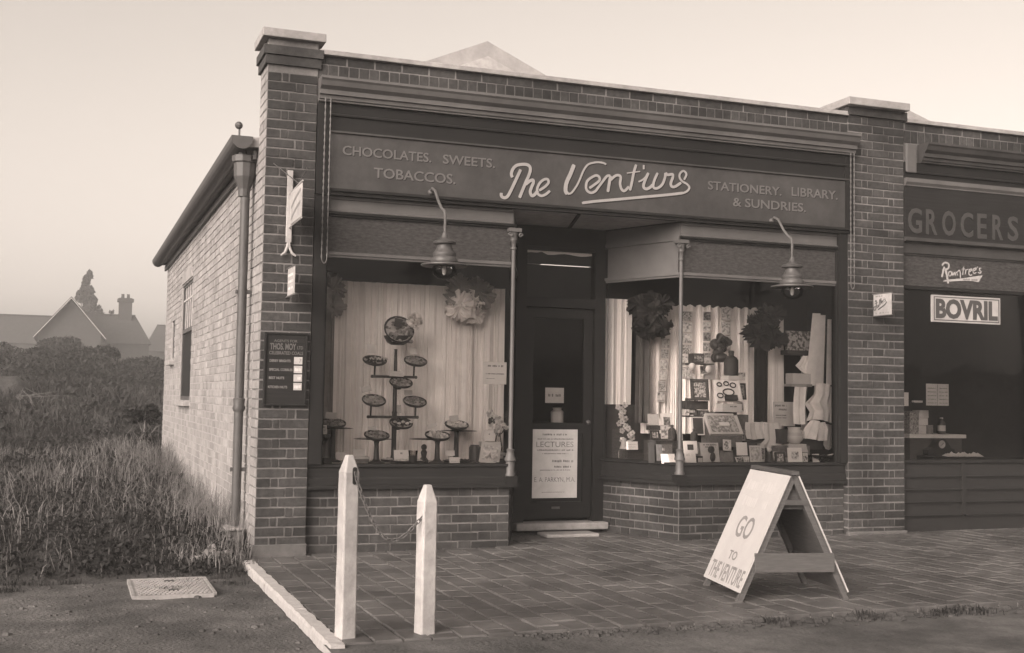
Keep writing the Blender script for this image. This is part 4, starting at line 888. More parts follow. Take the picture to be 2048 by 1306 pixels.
card('notice', 'white printed notice hung on the glass at the right of the left window', 'notice', 1.852, 2.06, 1.355, 1.54, .10, paper_m, 0, th=.002, rows=[(.2,.86,.78,.87),(.12,.9,.44,.5),(.15,.5,.24,.27)], ink=midink_m)
vz = thing('flower_vase', 'vase of pale flowers at the right end of the left window', 'vase of flowers', (2.14,.5,.77))
MB().lathe((2.14,.5,.77), [(.03,0),(.04,.04),(.028,.10),(.02,.15),(.03,.17)], 14).build('vase', jar_m, vz, smooth=True)
for k in range(13):
    r_ = random.Random(k+70); c = Vector((2.14+r_.uniform(-.10,.09), .48+r_.uniform(-.06,.05), 1.03+r_.uniform(-.06,.08))); fl = MB().ball(c, .016, 7, 5)
    for i in range(6):
        a = i*math.pi/3+k; fl.ball(c+Vector((.022*math.cos(a), -.006, .022*math.sin(a))), .016, 6, 4, (1,.5,1))
    fl.tube([tuple(c),(2.14,.5,.90)], .003, 4); fl.build('flower', sweet_w if k % 4 else boxd_m, vz)
carton('box', 'low flat pale box lying under the flower vase', 'box', 1.97, 2.22, .44, .58, .745, .768, card_m)
card('card', 'white card with dark dots in front of the flowers', 'card', 1.985, 2.075, .875, .965, .42, paper_m, 10, rows=[(.4,.6,.55,.7)])
carton('box', 'flat cream carton under the dotted card by the flowers', 'box', 1.96, 2.12, .38, .50, .83, .866, paper2_m)
MBs = MB().lathe((2.03,.45,SH), [(.05,0),(.02,.02),(.015,.09),(.05,.125),(.06,.139)], 14).build('stand', dishrim_m, smooth=True); tag(MBs, 'little dark pedestal under the cream carton by the flowers', 'dish stand')
bx = card('chocolate_box', 'open pale chocolate box with ribboned lid at the front right of the left window', 'box', 1.885, 2.06, SH, .87, .26, paper2_m, 22, roll=-14, th=.02, pic=Mpic('lid_print', .35, .75, 30))
MB().tube([(1.93,.22,.75),(1.97,.215,.79),(1.99,.22,.74),(2.02,.21,.77)], .012, 6).build('ribbon', paper_m, bx, smooth=True)
jr = thing('sweet_jar', 'ribbed glass jar of sweets behind the chocolate box', 'jar', (1.90,.42,SH)); MB().lathe((1.90,.42,SH), [(.045,0),(.05,.01),(.05,.13),(.035,.15)], 14).build('jar', lead_m, jr, smooth=True)
# -- right window
sheet('curtain', 3.73, 5.30, .93, 2.165, .93, curtain_m, 'wide pleated white curtain behind the fancy goods in the right window', 'curtain', .014, 17, 260, 6, 13, .012)
sheet('curtain', 3.37, 3.645, 1.20, 2.20, .985, curtain_m, 'short white curtain panel at the left end of the right window', 'curtain', .006, 3, 60, 6, 14)
rosette((3.70,.76,2.03), .24, [crepe_b, crepe_b], 'big black crepe rosette left of the corner column in the right window', 15, .10, .8)
sheet('streamer', 3.615, 3.755, 1.03, 1.92, .82, crepe_s, 'grey crepe streamer below the left black rosette', 'decoration', .012, 2, 30, 6, 16)
sheet('curtain', 3.73, 3.90, 1.10, 2.0, .89, crepe_w, 'narrow pleated side curtain right of the grey streamer', 'curtain', .012, 4, 40, 6, 18)
rosette((4.86,.66,1.97), .23, [crepe_b, crepe_b], 'big black crepe rosette in the right half of the right window', 17, .10, .7)
sheet('streamer', 4.855, 5.02, 1.05, 1.88, .77, crepe_b, 'long black crepe streamer below the right black rosette', 'decoration', .014, 2, 30, 8, 19)
def strip(x, w, z0, z1, n, y, where, mats, dx=0., h=.92):
    od = ['top','second','third','fourth','fifth','sixth','bottom']
    for k in range(n):
        zt = z1-(z1-z0)*k/n; zb = zt-(z1-z0)/n*h; nm = 'bottom' if k == n-1 else od[k]
        card('postcard', f'{nm} postcard of the hanging strip {where}', 'postcard', x+dx*k, x+w+dx*k, zb, zt, y, paper2_m, 0, 'strips of postcards in the right window', th=.003, pic=mats[k % len(mats)], border=.07)
strip(3.91, .085, 1.225, 1.835, 6, .87, 'left of the corner column', [pic_b, pic_a, pic_b], -.009)
strip(4.122, .115, 1.465, 2.105, 6, .87, 'just right of the corner column', [pic_a, pic_b, pic_b])
strip(4.352, .09, 1.515, 2.11, 6, .87, 'in the middle of the right window', [pic_c, pic_b, pic_c, pic_a])
strip(4.56, .105, 1.74, 2.16, 3, .88, 'beside the pale curtain fold', [pic_b, pic_b])
ty = thing('soft_toy', 'dark plush figure with ribbons high in the middle of the right window', 'toy', (4.44,.68,1.62)); t_ = MB()
for k in range(16):
    r_ = random.Random(k+5); t_.ball((4.44+r_.uniform(-.07,.07), .68+r_.uniform(-.04,.04), 1.70+r_.uniform(-.07,.17)), r_.uniform(.03,.055), 8, 6)
t_.ball((4.43,.67,1.66), .07, 10, 8, (1.1,1,.7)); t_.build('body', dishrim_m, ty, smooth=True); MB().tube([(4.37,.62,1.80),(4.41,.60,1.87),(4.46,.60,1.83),(4.50,.6,1.78)], .014, 6).build('ribbon', lead_m, ty, smooth=True)
bottle('squat black bottle with pale collar and square shoulders on the upper ledge', 4.505, .60, 1.49, .235, .068, boxd_m, dishrim_m)
carton('box', 'pale lace topped box beneath the squat black bottle', 'box', 4.43, 4.585, .52, .66, 1.447, 1.487, paper2_m)
card('notecase', 'tall grey folder standing behind the squat black bottle', 'folder', 4.30, 4.42, 1.45, 1.66, .74, card_m, 6)
for k, (x, z, lab) in enumerate(((4.06,1.565,'left of two round clear glass knobs'),(4.235,1.545,'right of two round clear glass knobs'))):
    o = MB().lathe((x,.55,z), [(.004,-.012),(.02,-.008),(.034,0),(.02,.008),(.004,.012)], 16, (0,-1,0)).build('glass_ornament', paper2_m, smooth=True); tag(o, lab, 'ornament')
carton('tin', 'dark lettered tin above the framed picture near the column', 'tin', 4.10, 4.215, .60, .70, 1.60, 1.69, boxd_m, None, front=pic_c)
carton('shelf', 'narrow dark display shelf carrying the tin and glass knobs', 'shelf', 4.02, 4.30, .56, .72, 1.585, 1.598, wood_m)
def framed(lab, x0, x1, z0, z1, y, fr, pc, lean=10, fw=.014, glassy=False, yaw_=0, cat='picture frame', strut=True):
    a = math.radians(lean); b = math.radians(yaw_); u = Vector((math.cos(b), math.sin(b), 0)); v = Vector((-math.sin(b)*math.sin(a), math.cos(b)*math.sin(a), math.cos(a))); n = u.cross(v); o = Vector(((x0+x1)/2, y, z0)); w, h = x1-x0, z1-z0
    t = thing('framed_picture', lab, cat, (o.x, y, z0)); f = lambda a0,b0,c0,d0: MB().frame(o, u, v, n, a0, b0, c0, d0, -.008, .008)
    m_ = f(-w/2,w/2,0,fw); m_.frame(o,u,v,n,-w/2,w/2,h-fw,h,-.008,.008).frame(o,u,v,n,-w/2,-w/2+fw,fw,h-fw,-.008,.008).frame(o,u,v,n,w/2-fw,w/2,fw,h-fw,-.008,.008); m_.build('frame', fr, t)
    MB().frame(o, u, v, n, -w/2+fw, w/2-fw, fw, h-fw, -.004, .002).build('picture', pc, t)
    if strut: MB().bar(o+v*(h*.6)-n*.01, o-n*(.3*h), .012, .004).build('strut', wood_m, t)
    return t
framed('dark framed picture of a dancing figure near the corner column', 4.04, 4.225, 1.25, 1.45, .52, wood_m, pic_a, 8, .03)
framed('small dark framed portrait right of the jewellery case', 4.515, 4.635, 1.265, 1.42, .54, boxd_m, pic_c, 8, .016)
jc = thing('jewellery_case', 'open pale case of rings and brooches in the middle of the right window', 'jewellery case', (4.41,.48,1.25)); a = math.radians(20)
v_ = Vector((0, math.sin(a), math.cos(a))); n_ = Vector((0,-math.cos(a), math.sin(a))); o_ = Vector((4.41,.46,1.25))
MB().frame(o_, X3, v_, n_, -.125, .125, 0, .205, -.03, 0).build('tray', paper_m, jc)
rg = MB()
for k, (x, z, r) in enumerate(((-.085,.16,.024),(-.01,.17,.026),(.06,.155,.03),(.0,.085,.042),(-.095,.05,.03))):
    c = o_+Vector((x,0,0))+v_*z+n_*.006; pts = [c+Vector((r*(1.4 if k == 3 else 1)*math.cos(t),0,0))+v_*(r*.75*math.sin(t)) for t in [2*math.pi*i/16 for i in range(17)]]; rg.tube(pts, .006, 5, False)
rg.build('rings', boxd_m, jc); MB().frame(o_, X3, v_, n_, -.05, .075, .0, .05, .001, .03).build('dark_lining', boxd_m, jc); MB().frame(o_, X3, v_, n_, .122, .134, -.01, .21, -.03, .012).build('lid_edge', paper_m, jc)
carton('box', 'pale carton with a line of print below the jewellery case', 'box', 4.30, 4.505, .40, .52, 1.148, 1.225, paper2_m, None, front=None); marks([(4.37,4.45,1.192,1.206)], (0,.3985,0), X3, Z3, N3, midink_m, bpy.data.objects[[o.name for o in COL.objects if o.name.startswith('box')][-1]], seed=8)
carton('box', 'tall dark stacked box supporting the jewellery case and pale carton', 'box', 4.28, 4.53, .53, .75, SH, 1.145, box_m)
carton('box', 'dark ribbed box right of the tall stacked box', 'box', 4.55, 4.66, .55, .72, SH, 1.12, boxd_m, box_m)
cl = framed('small leaning fan shaped picture on the left ledge by the column', 4.03, 4.14, 1.115, 1.27, .60, wood_m, pic_b, 8, .02, cat='ornament')
carton('shelf', 'thin dark ledge under the fan shaped picture', 'shelf', 3.99, 4.19, .52, .66, 1.095, 1.108, boxd_m)
carton('books', 'row of small dark books on the ledge beside the fan shaped picture', 'books', 4.15, 4.245, .56, .68, 1.10, 1.16, boxd_m, None, front=pic_c)
wt = thing('work_box', 'large open wooden box with patterned silk lid in the centre of the right window', 'box', (4.26,.3,.90)); a = math.radians(35); v_ = Vector((0, math.sin(a), math.cos(a))); n_ = Vector((0,-math.cos(a), math.sin(a))); o_ = Vector((4.265,.27,.945))
f_ = MB()
for a0, b0, c0, d0 in ((-.165,.175,0,.02),(-.155,.14,.205,.225),(-.165,-.143,.02,.205),(.145,.175,.02,.205)): f_.frame(o_, X3, v_, n_, a0, b0, c0, d0, -.02, .008)
f_.build('lid_frame', paper2_m, wt); MB().frame(o_, X3, v_, n_, -.143, .145, .02, .205, -.016, .0).build('silk_lining', Mpic('silk_print', .2, .5, 40), wt); MB().frame(o_, X3, v_, n_, -.04, .06, .09, .125, .001, .012).build('white_fold', paper_m, wt)
MB().box((4.11,.27,.83),(4.43,.46,.935)).build('case', box_m, wt)
framed('tall thin empty white frame beside the work box', 3.975, 4.10, .935, 1.10, .38, paper2_m, boxd_m, 8, .009)
bottle('small dark ink bottle in front of the thin white frame', 3.925, .26, .875, .12, .032, boxd_m, lead_m)
carton('box', 'dark carton under the small ink bottle', 'box', 3.87, 3.98, .24, .34, SH, .874, box_m)
card('card', 'white card with dark centre beside the column foot', 'card', 3.79, 3.93, .775, .888, .20, paper_m, 10, pic=boxd_m, border=.28)
card('leaflet', 'white leaflet with grey print leaning at the foot of the corner column', 'leaflet', 3.765, 3.875, SH, .80, .12, paper_m, 16, rows=[(.15,.7,.6,.85)], ink=faint_m)
card('book', 'picture book with a dark child on its cover at the front of the right window', 'book', 3.97, 4.155, SH, .873, .20, card_m, 12, th=.015, rows=[(.15,.9,.86,.95),(.25,.85,.75,.83)], ink=midink_m)
bkk = [o for o in COL.objects if o.name.startswith('book') and not o.name.startswith('books')][-1]
fgb = MB().ball((4.065,.196,.81), .032, 12, 8, (1.1,.35,1)).ball((4.075,.185,.745), .036, 10, 8, (.8,.3,1.2)); fgb.build('cover_picture', boxd_m, bkk)
card('book', 'dim brown book standing right of the picture book', 'book', 4.185, 4.325, SH, .80, .25, box_m, 8, th=.012, rows=[(.3,.5,.8,.88)])
card('card', 'plain white card in the middle of the right window', 'card', 4.355, 4.468, .757, .875, .24, paper_m, 8)
card('postcard', 'small oval portrait card lying at the front of the right window', 'postcard', 4.305, 4.395, SH, .755, .15, paper2_m, 30, pic=pic_c, roll=4)
carton('box', 'dark carton behind the plain white card', 'box', 4.35, 4.50, .30, .42, SH, .86, boxd_m)
card('magazine', 'pale magazine with sketchy cover at the front of the right window', 'magazine', 4.535, 4.662, SH, .845, .30, paper2_m, 10, pic=Mpic('magazine_print', .3, .55, 38), border=.1)
fg2 = thing('figurine', 'small china figure with round head near the pale magazine', 'ornament', (4.67,.2,SH)); MB().lathe((4.67,.2,SH), [(.035,0),(.032,.03),(.028,.07),(.02,.10)], 12).build('body', lead_m, fg2, smooth=True); MB().ball((4.67,.2,.812), .024, 10, 8).build('head', paper2_m, fg2, smooth=True)
framed('small calendar with a dark figure right of the china figure', 4.715, 4.82, SH, .79, .16, lead_m, pic_a, 12, .016, cat='calendar')
card('greeting_card', 'open white folded card with picture at the front right', 'card', 4.835, 4.99, SH, .832, .14, paper_m, 8, pic=pic_b, border=.25)
card('envelope', 'grey envelope balanced above the white folded card', 'envelope', 4.905, 5.10, .790, .868, .22, card_m, 30, roll=-4)
jg = thing('jug', 'pale banded china jug in the right half of the right window', 'jug', (5.045,.36,.86)); MB().lathe((5.045,.36,.86), [(.045,0),(.075,.03),(.082,.06),(.068,.10),(.058,.135),(.064,.155)], 18).build('body', paper2_m, jg, smooth=True); MB().tube([(5.115,.36,.985),(5.15,.36,.97),(5.155,.36,.92),(5.12,.36,.90)], .009, 6).build('handle', paper2_m, jg, smooth=True); MB().lathe((5.045,.36,.935), [(.079,0),(.080,.012),(.075,.03)], 18).build('band', card_m, jg, smooth=True)
carton('box', 'shallow pale box carrying the banded jug', 'box', 4.93, 5.14, .30, .44, .842, .858, paper2_m)
carton('box', 'black upright box left of the banded jug', 'box', 4.865, 4.955, .33, .42, .859, .995, boxd_m)
carton('box', 'wide dark box underneath the jug and black box', 'box', 4.82, 5.20, .33, .55, SH, .841, box_m)
card('notice', 'printed white notice half hidden behind the hanging cloth', 'notice', 5.04, 5.28, 1.015, 1.25, .70, paper2_m, 3, th=.003, rows=[(.08,.62,.80,.89),(.25,.62,.64,.73),(.1,.6,.42,.47),(.1,.6,.32,.36)], ink=midink_m)
def drape(name, lab, cat, pts, y, mat, th=.01, amp=.02, seed=1):
    # pts: (left x, right x, z) from top to bottom
    r = random.Random(seed); n = 14; P = []
    for (xa, xb, z) in pts:
        for i in range(n+1):
            t = i/n; P.append((xa+(xb-xa)*t, y+amp*math.sin(t*9+seed)+amp*.6*math.sin(t*21+z*7)-.02*math.sin(z*9), z+amp*.5*math.sin(t*5+seed)))
    m_ = len(pts)
    return tag(MB().add(P, [(j*(n+1)+i, (j+1)*(n+1)+i, (j+1)*(n+1)+i+1, j*(n+1)+i+1) for j in range(m_-1) for i in range(n)]).build(name, mat, smooth=True), lab, cat)
drape('cloth', 'long pale hand towel hanging over a white bar', 'cloth', [(5.145,5.275,1.40),(5.145,5.27,1.30),(5.14,5.265,1.15),(5.135,5.26,1.04)], .50, crepe_w, amp=.004, seed=2)
carton('box', 'white box with lid on the bar above the hanging towel', 'box', 5.12, 5.325, .50, .62, 1.425, 1.525, paper2_m)
carton('rail', 'white bar under the white box', 'rail', 5.105, 5.335, .49, .63, 1.398, 1.424, white_m)
carton('box', 'floral patterned flat box lid high at the right of the right window', 'box', 5.19, 5.50, .70, .73, 1.755, 1.945, floral_m)
carton('rail', 'dark shelf edge under the floral box lid', 'shelf', 5.165, 5.50, .66, .78, 1.71, 1.754, wood_m)
drape('cloth', 'folded pale handkerchief pinned below the floral box', 'cloth', [(5.27,5.36,1.70),(5.22,5.35,1.64),(5.175,5.33,1.60),(5.235,5.32,1.55),(5.28,5.31,1.525)], .56, crepe_w, amp=.008, seed=3)
drape('cloth', 'broad grey paper length behind the handkerchief', 'cloth', [(5.32,5.42,1.70),(5.32,5.42,1.5),(5.33,5.40,1.2),(5.33,5.42,.95)], .68, card_m, amp=.008, seed=4)
def banner(lab, xa, xb, xc, xd, z0, z1, y, mt=crepe_w):
    return tag(MB().add([(xa,y,z1),(xb,y,z1),(xd,y+.01,z0),(xc,y+.01,z0),(xa,y+.003,z1),(xb,y+.003,z1),(xd,y+.013,z0),(xc,y+.013,z0)], [(0,3,2,1),(4,5,6,7),(0,1,5,4),(1,2,6,5),(2,3,7,6),(3,0,4,7)]).build('banner', mt), lab, 'banner')
bn = [banner('long pale banner leaning leftmost at the right end of the window', 5.345, 5.435, 5.27, 5.375, 1.41, 2.11, .50), banner('long pale banner in the middle at the right end of the window', 5.425, 5.52, 5.40, 5.50, 1.36, 2.10, .54), banner('narrow pale banner against the right frame of the window', 5.53, 5.60, 5.52, 5.60, 1.42, 2.06, .52)]
drape('cloth', 'crumpled pale cloth bulging at the right frame of the window', 'cloth', [(5.36,5.60,1.42),(5.36,5.61,1.33),(5.27,5.61,1.24),(5.33,5.61,1.16),(5.28,5.60,1.07)], .50, crepe_w, amp=.03, seed=6)
drape('cloth', 'lower pale folded cloth fanned beneath the crumpled cloth', 'cloth', [(5.30,5.44,1.07),(5.22,5.47,1.0),(5.18,5.46,.93),(5.15,5.46,.895)], .44, crepe_w, amp=.022, seed=7)
drape('cloth', 'grey glove like strip hanging at the lower right corner', 'cloth', [(5.47,5.57,1.04),(5.44,5.56,.93),(5.43,5.54,.84),(5.46,5.50,.80)], .46, card_m, amp=.01, seed=8)
carton('box', 'long dark box under the folded cloths at lower right', 'box', 5.14, 5.44, .46, .60, .80, .893, boxd_m)
drape('cloth', 'left half of the spread pale cloth on the window floor', 'cloth', [(4.56,4.74,1.055),(4.55,4.73,1.0),(4.55,4.74,.94),(4.56,4.75,.90)], .42, paper2_m, amp=.012, seed=9)
drape('cloth', 'right half of the spread pale cloth on the window floor', 'cloth', [(4.745,4.93,1.05),(4.735,4.94,.98),(4.74,4.92,.90),(4.70,4.95,.865),(4.62,4.99,.82)], .41, paper2_m, amp=.012, seed=10)
carton('box', 'dark low box in the shade under the spread cloth', 'box', 4.56, 4.80, .44, .60, SH, .88, boxd_m)
gd = thing('glass_dish', 'cut glass dish with dark trinkets at the lower right corner of the window', 'dish', (5.20,.24,SH)); MB().lathe((5.20,.24,SH), [(.07,0),(.15,.05),(.17,.075),(.165,.077),(.14,.05)], 22).build('dish', jar_m, gd, smooth=True); sweets((5.20,.24,SH+.03), .12, 26, sweet_d, gd, .018, None, 61)
for k in range(3): MB().tube([(5.18+.02*k,.12,.735+.01*k),(5.25+.02*k,.11,.75+.012*k),(5.31,.12,.775)], .004, 5).build('spoon', paper_m, gd)
# far left of the right window, behind the splayed glass
fv = thing('flower_vase', 'pale paper flowers climbing a vase at the left end of the right window', 'vase of flowers', (3.53,.42,SH))
for k in range(22):
    r_ = random.Random(k+170); t = k/22; c = Vector((3.50+r_.uniform(-.05,.05)+.03*math.sin(6*t), .80+r_.uniform(-.05,.05), .74+.48*t)); fl = MB()
    for i in range(5):
        a = i*1.257+k; fl.ball(c+Vector((.017*math.cos(a), -.004, .017*math.sin(a))), .014, 6, 4, (1,.5,1))
    fl.build('flower', (sweet_w, card_m, paper2_m)[k % 3], fv)
MB().lathe((3.50,.82,SH), [(.05,0),(.055,.06),(.03,.14),(.02,.2)], 12).build('vase', card_m, fv, smooth=True)
card('card', 'cream card with faint print at the left end of the right window', 'card', 3.43, 3.545, .79, .865, .62, paper_m, 8, rows=[(.1,.85,.55,.7),(.1,.8,.25,.42)], ink=faint_m)
carton('box', 'dark box behind the cream card at the left end', 'box', 3.44, 3.62, .68, .80, SH, .79, boxd_m)
card('picture', 'square grey print on the ledge left of the corner column', 'picture', 3.565, 3.675, 1.02, 1.122, .46, card_m, 8)
card('picture', 'white mounted seascape photograph behind the corner column', 'picture', 3.69, 3.81, .97, 1.13, .44, paper_m, 8, pic=pic_c, border=.22)
framed('small framed head portrait below the square grey print', 3.55, 3.64, .895, .975, .38, boxd_m, pic_a, 8, .014)
card('picture', 'card with three white candles printed left of the dark bottle', 'picture', 3.655, 3.735, .90, 1.025, .38, card_m, 8, pic=pic_b, border=.1)
bottle('dark stoppered bottle just left of the corner column', 3.745, .34, .888, .14, .036, boxd_m, lead_m)
carton('box', 'low dark plinth under the bottle and candle card', 'box', 3.54, 3.80, .32, .50, SH, .887, boxd_m)
card('book', 'dark bound book at the front left of the right window', 'book', 3.545, 3.70, SH+.02, .855, .24, box_m, 8, th=.012, rows=[(.35,.5,.6,.8)], ink=card_m)
card('card', 'bright white card lying low at the front left of the right window', 'card', 3.555, 3.69, SH, .775, .17, paper_m, 14)
card('book', 'narrow grey book spine standing left of the dark bound book', 'book', 3.485, 3.54, SH, .868, .28, lead_m, 6, th=.02)
carton('box', 'small pale cigarette packet under the white card', 'box', 3.695, 3.765, .13, .20, SH, .725, card_m)
# smaller stock crowding the ledges
for nm_, lab, cat, box_, mt_, fr_ in (
 ('packet','patterned packet lying under the glass knobs beside the column','packet',(4.02,4.12,.60,.68,1.45,1.50),bpy.data.materials['silk_print'],None),
 ('tin','small pale lidded tin on the ledge by the fan shaped picture','tin',(3.985,4.03,.54,.60,1.109,1.165),card_m,pic_b),
 ('packet','striped packet stacked behind the pale lace topped box','packet',(4.59,4.66,.60,.68,1.45,1.52),pic_b,None),
 ('box','dark box beneath the dark framed picture near the column','box',(4.02,4.25,.58,.72,1.165,1.245),boxd_m,None),
 ('packet','tall grey packet standing left of the work box','packet',(4.105,4.16,.48,.53,.95,1.08),card_m,pic_c),
 ('box','square dark box standing right of the work box','box',(4.455,4.545,.40,.50,.88,.985),box_m,pic_c),
 ('packet','small white packet tucked against the work box corner','packet',(4.445,4.50,.26,.31,.69,.745),paper2_m,pic_b),
 ('packet','dark little packet between the picture book and the column','packet',(3.90,3.955,.15,.20,.69,.755),boxd_m,card_m),
 ('box','flat grey box on the floor behind the greeting card','box',(4.83,5.02,.20,.29,.69,.735),card_m,None),
 ('packet','pale packet standing right of the greeting card','packet',(5.005,5.06,.16,.21,.69,.78),paper2_m,pic_a),
 ('packet','narrow dark packet behind the calendar','packet',(4.73,4.79,.24,.29,.69,.825),box_m,pic_b),
 ('packet','thin upright packet behind the china figure','packet',(4.665,4.715,.34,.39,.69,.86),card_m,pic_c),
 ('box','low dark box left of the picture of the seascape','box',(3.55,3.66,.40,.47,.976,1.018),boxd_m,None),
 ('packet','tiny pale packet on the shelf with the tin','packet',(4.225,4.285,.62,.68,1.599,1.645),paper2_m,pic_a)):
    carton(nm_, lab, cat, *box_, mt_, None, None, fr_)
for k, (x0, x1, z0, z1, y, mt_, pc_, lab) in enumerate(((4.235,4.315,1.50,1.58,.70,paper2_m,pic_a,'little picture card pinned behind the left glass knob'),(4.56,4.64,1.55,1.66,.80,card_m,pic_b,'little picture card pinned right of the squat black bottle'),
  (4.655,4.72,1.15,1.24,.72,paper2_m,pic_c,'small pale card leaning above the dark ribbed box'),(4.20,4.285,.80,.90,.22,paper2_m,pic_b,'small pale picture card above the dim brown book'),
  (5.095,5.17,.69,.775,.13,paper2_m,None,'small plain tag by the glass dish'),(3.83,3.885,.885,.965,.40,paper2_m,pic_b,'narrow card standing behind the ink bottle'))):
    card('card', lab, 'card', x0, x1, z0, z1, y, mt_, 8, pic=pc_, roll=(3,-4,5,-3,2,0)[k])
# -- door and lobby
po = card('poster', 'large grey lecture poster on the lower door panel', 'poster', 2.625, 3.07, .335, .962, .918, card_m, 0, th=.003)
for s, a, b, c, d, mt in (('LECTURES', 2.66, 3.03, .80, .85, box_m), ('E. A. PARKYN, M.A.', 2.645, 3.05, .475, .525, box_m)): text(s, a, b, c, d, .9163, mt, po, ext=.0006, bold=.0)
marks([(2.72,2.97,.905,.925),(2.67,3.03,.868,.88),(2.67,3.03,.765,.78),(2.72,2.98,.735,.745),(2.82,3.03,.66,.685),(2.84,3.01,.61,.63),(2.70,3.0,.585,.595),(2.72,2.95,.385,.392)], (0,.9165,0), X3, Z3, N3, box_m, po, seed=6)
card('notice', 'small white notice stuck inside the door glass', 'notice', 2.755, 2.94, 1.205, 1.345, .950, card_m, 0, th=.002, rows=[(.15,.85,.4,.6)], ink=midink_m)
sj = thing('sweet_jar', 'glass jar with pale label inside the door', 'jar', (2.98,1.2,1.02)); MB().lathe((2.98,1.2,1.02), [(.06,0),(.062,.10),(.04,.12),(.045,.14)], 14).build('jar', card_m, sj, smooth=True)
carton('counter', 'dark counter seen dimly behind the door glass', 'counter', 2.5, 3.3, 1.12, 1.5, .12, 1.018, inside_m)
# -- grocer's window
gs = thing('counter', 'pale topped counter inside the grocer window', 'counter', (6.78,.75,.69)); MB().box((6.48,.50,.69),(7.12,.95,.912)).build('body', wood_m, gs); MB().box((6.455,.47,.914),(7.15,.97,.95)).build('top', paper2_m, gs)
for k in range(5):
    carton('packet', f'{["lowest","second lowest","middle","second highest","topmost"][k]} patterned packet of the left stack on the grocer counter', 'packet', 6.545, 6.655, .58, .68, .951+.046*k, .995+.046*k, Mpic('packet_print', .12, .34, 70) if k == 0 else bpy.data.materials['packet_print'], None, 'packets stacked on the grocer counter')
for k, (a, b) in enumerate(((.951,1.035),(1.037,1.11),(1.112,1.19))): carton('carton', f'{["bottom","middle","top"][k]} pale carton of the right stack on the grocer counter', 'carton', 6.66-.004*(k == 0), 6.762+.008*k, .58, .68, a, b, paper2_m if k else card_m, None, 'cartons stacked on the grocer counter')
tn = MB().lathe((6.79,.6,.951), [(.045,0),(.047,.004),(.046,.085),(.047,.09)], 14).build('tin', box_m, smooth=True); tag(tn, 'round tin standing right of the cartons on the grocer counter', 'tin')
bottle('dim bottle with pale neck on the grocer counter', 6.97, .62, .951, .17, .04, boxd_m, card_m, lab=card_m)
ck = thing('mantel_clock', 'black curved mantel clock with white dial in the grocer window', 'clock', (6.77,.40,.74))
sh_ = [(6.60,.755),(6.60,.80),(6.66,.825),(6.70,.87),(6.735,.905),(6.775,.915),(6.815,.905),(6.85,.87),(6.885,.82),(6.93,.80),(6.93,.755)]
MB().prism(sh_, .38, .45).build('case', black_m, ck); MB().lathe((6.77,.38,.856), [(.037,0),(.04,.003),(.040,.006)], 20, (0,-1,0)).build('dial', white_m, ck)
MB().bar((6.77,.3725,.856),(6.79,.3725,.870), .004, .002, (0,1,0)).bar((6.77,.3725,.856),(6.752,.3725,.842), .003, .002, (0,1,0)).build('hand', ink_m, ck)
carton('tray', 'dark low tray under the clock in the grocer window', 'tray', 6.56, 7.14, .24, .50, .70, .738, black_m)
q = MB()
for k in range(16):
    r_ = random.Random(k+300); x = 6.70+.026*k+r_.uniform(-.01,.01); q.add([(x,.20+r_.uniform(0,.05),.742),(x+.06,.22,.742+r_.uniform(0,.02)),(x+.05,.30,.76+r_.uniform(0,.03)),(x-.01,.29,.75)], [(0,1,2,3)])
tag(q.build('paper_heap', paper_m), 'heap of torn white papers in front of the clock', 'papers')
bp = thing('double_sheet', 'two grey printed sheets pinned side by side in the grocer window', 'notice', (6.655,.3,1.235))
for a, b in ((6.518,6.652),(6.657,6.79)):
    sht = MB().box((a,.30,1.238),(b,.303,1.452)).build('sheet', card_m, bp); marks([(a+.015,b-.015,1.26+.036*k,1.268+.036*k) for k in range(5)], (0,.2995,0), X3, Z3, N3, box_m, sht, seed=int(a*10))
card('card', 'pale card at the left edge of the grocer window', 'card', 6.17, 6.225, 1.23, 1.36, .2, paper2_m, 0)
carton('packet', 'thin pale packet left of the double sheet in the grocer window', 'packet', 6.40, 6.50, .33, .37, 1.265, 1.285, card_m)
# ------------------------------------------------------------------ vegetation
def tri_mesh(name, V, mat, parent=None, **kw):              # V: (n, 3, 3) loose triangles
    n = len(V); me = bpy.data.meshes.new(name); me.vertices.add(3*n); me.vertices.foreach_set('co', V.reshape(-1).astype(np.float32))
    me.loops.add(3*n); me.loops.foreach_set('vertex_index', np.arange(3*n, dtype=np.int32)); me.polygons.add(n)
    me.polygons.foreach_set('loop_start', np.arange(0, 3*n, 3, dtype=np.int32)); me.polygons.foreach_set('loop_total', np.full(n, 3, dtype=np.int32))
    me.update(calc_edges=True); me.materials.append(mat); o = link(name, me, (0,0,0), parent); tag(o, **kw); return o
def blades(x, y, h, w, lean, zoff=0.):
    n = len(x); z = rise(x, y)+zoff; a = rng.uniform(0, 2*np.pi, n); b = rng.uniform(0, 2*np.pi, n)
    ux, uy = np.cos(a)*w/2, np.sin(a)*w/2; lx, ly = np.cos(b)*lean*h, np.sin(b)*lean*h
    p0 = np.stack([x-ux, y-uy, z-.02], 1); p1 = np.stack([x+ux, y+uy, z-.02], 1)
    m0 = np.stack([x-ux*.75+lx*.35, y-uy*.75+ly*.35, z+h*.58], 1); m1 = np.stack([x+ux*.75+lx*.35, y+uy*.75+ly*.35, z+h*.58], 1)
    t = np.stack([x+lx, y+ly, z+h*np.sqrt(np.maximum(.15, 1-lean**2*.6))], 1)
    return np.concatenate([np.stack([p0,p1,m1],1), np.stack([p0,m1,m0],1), np.stack([m0,m1,t],1)])
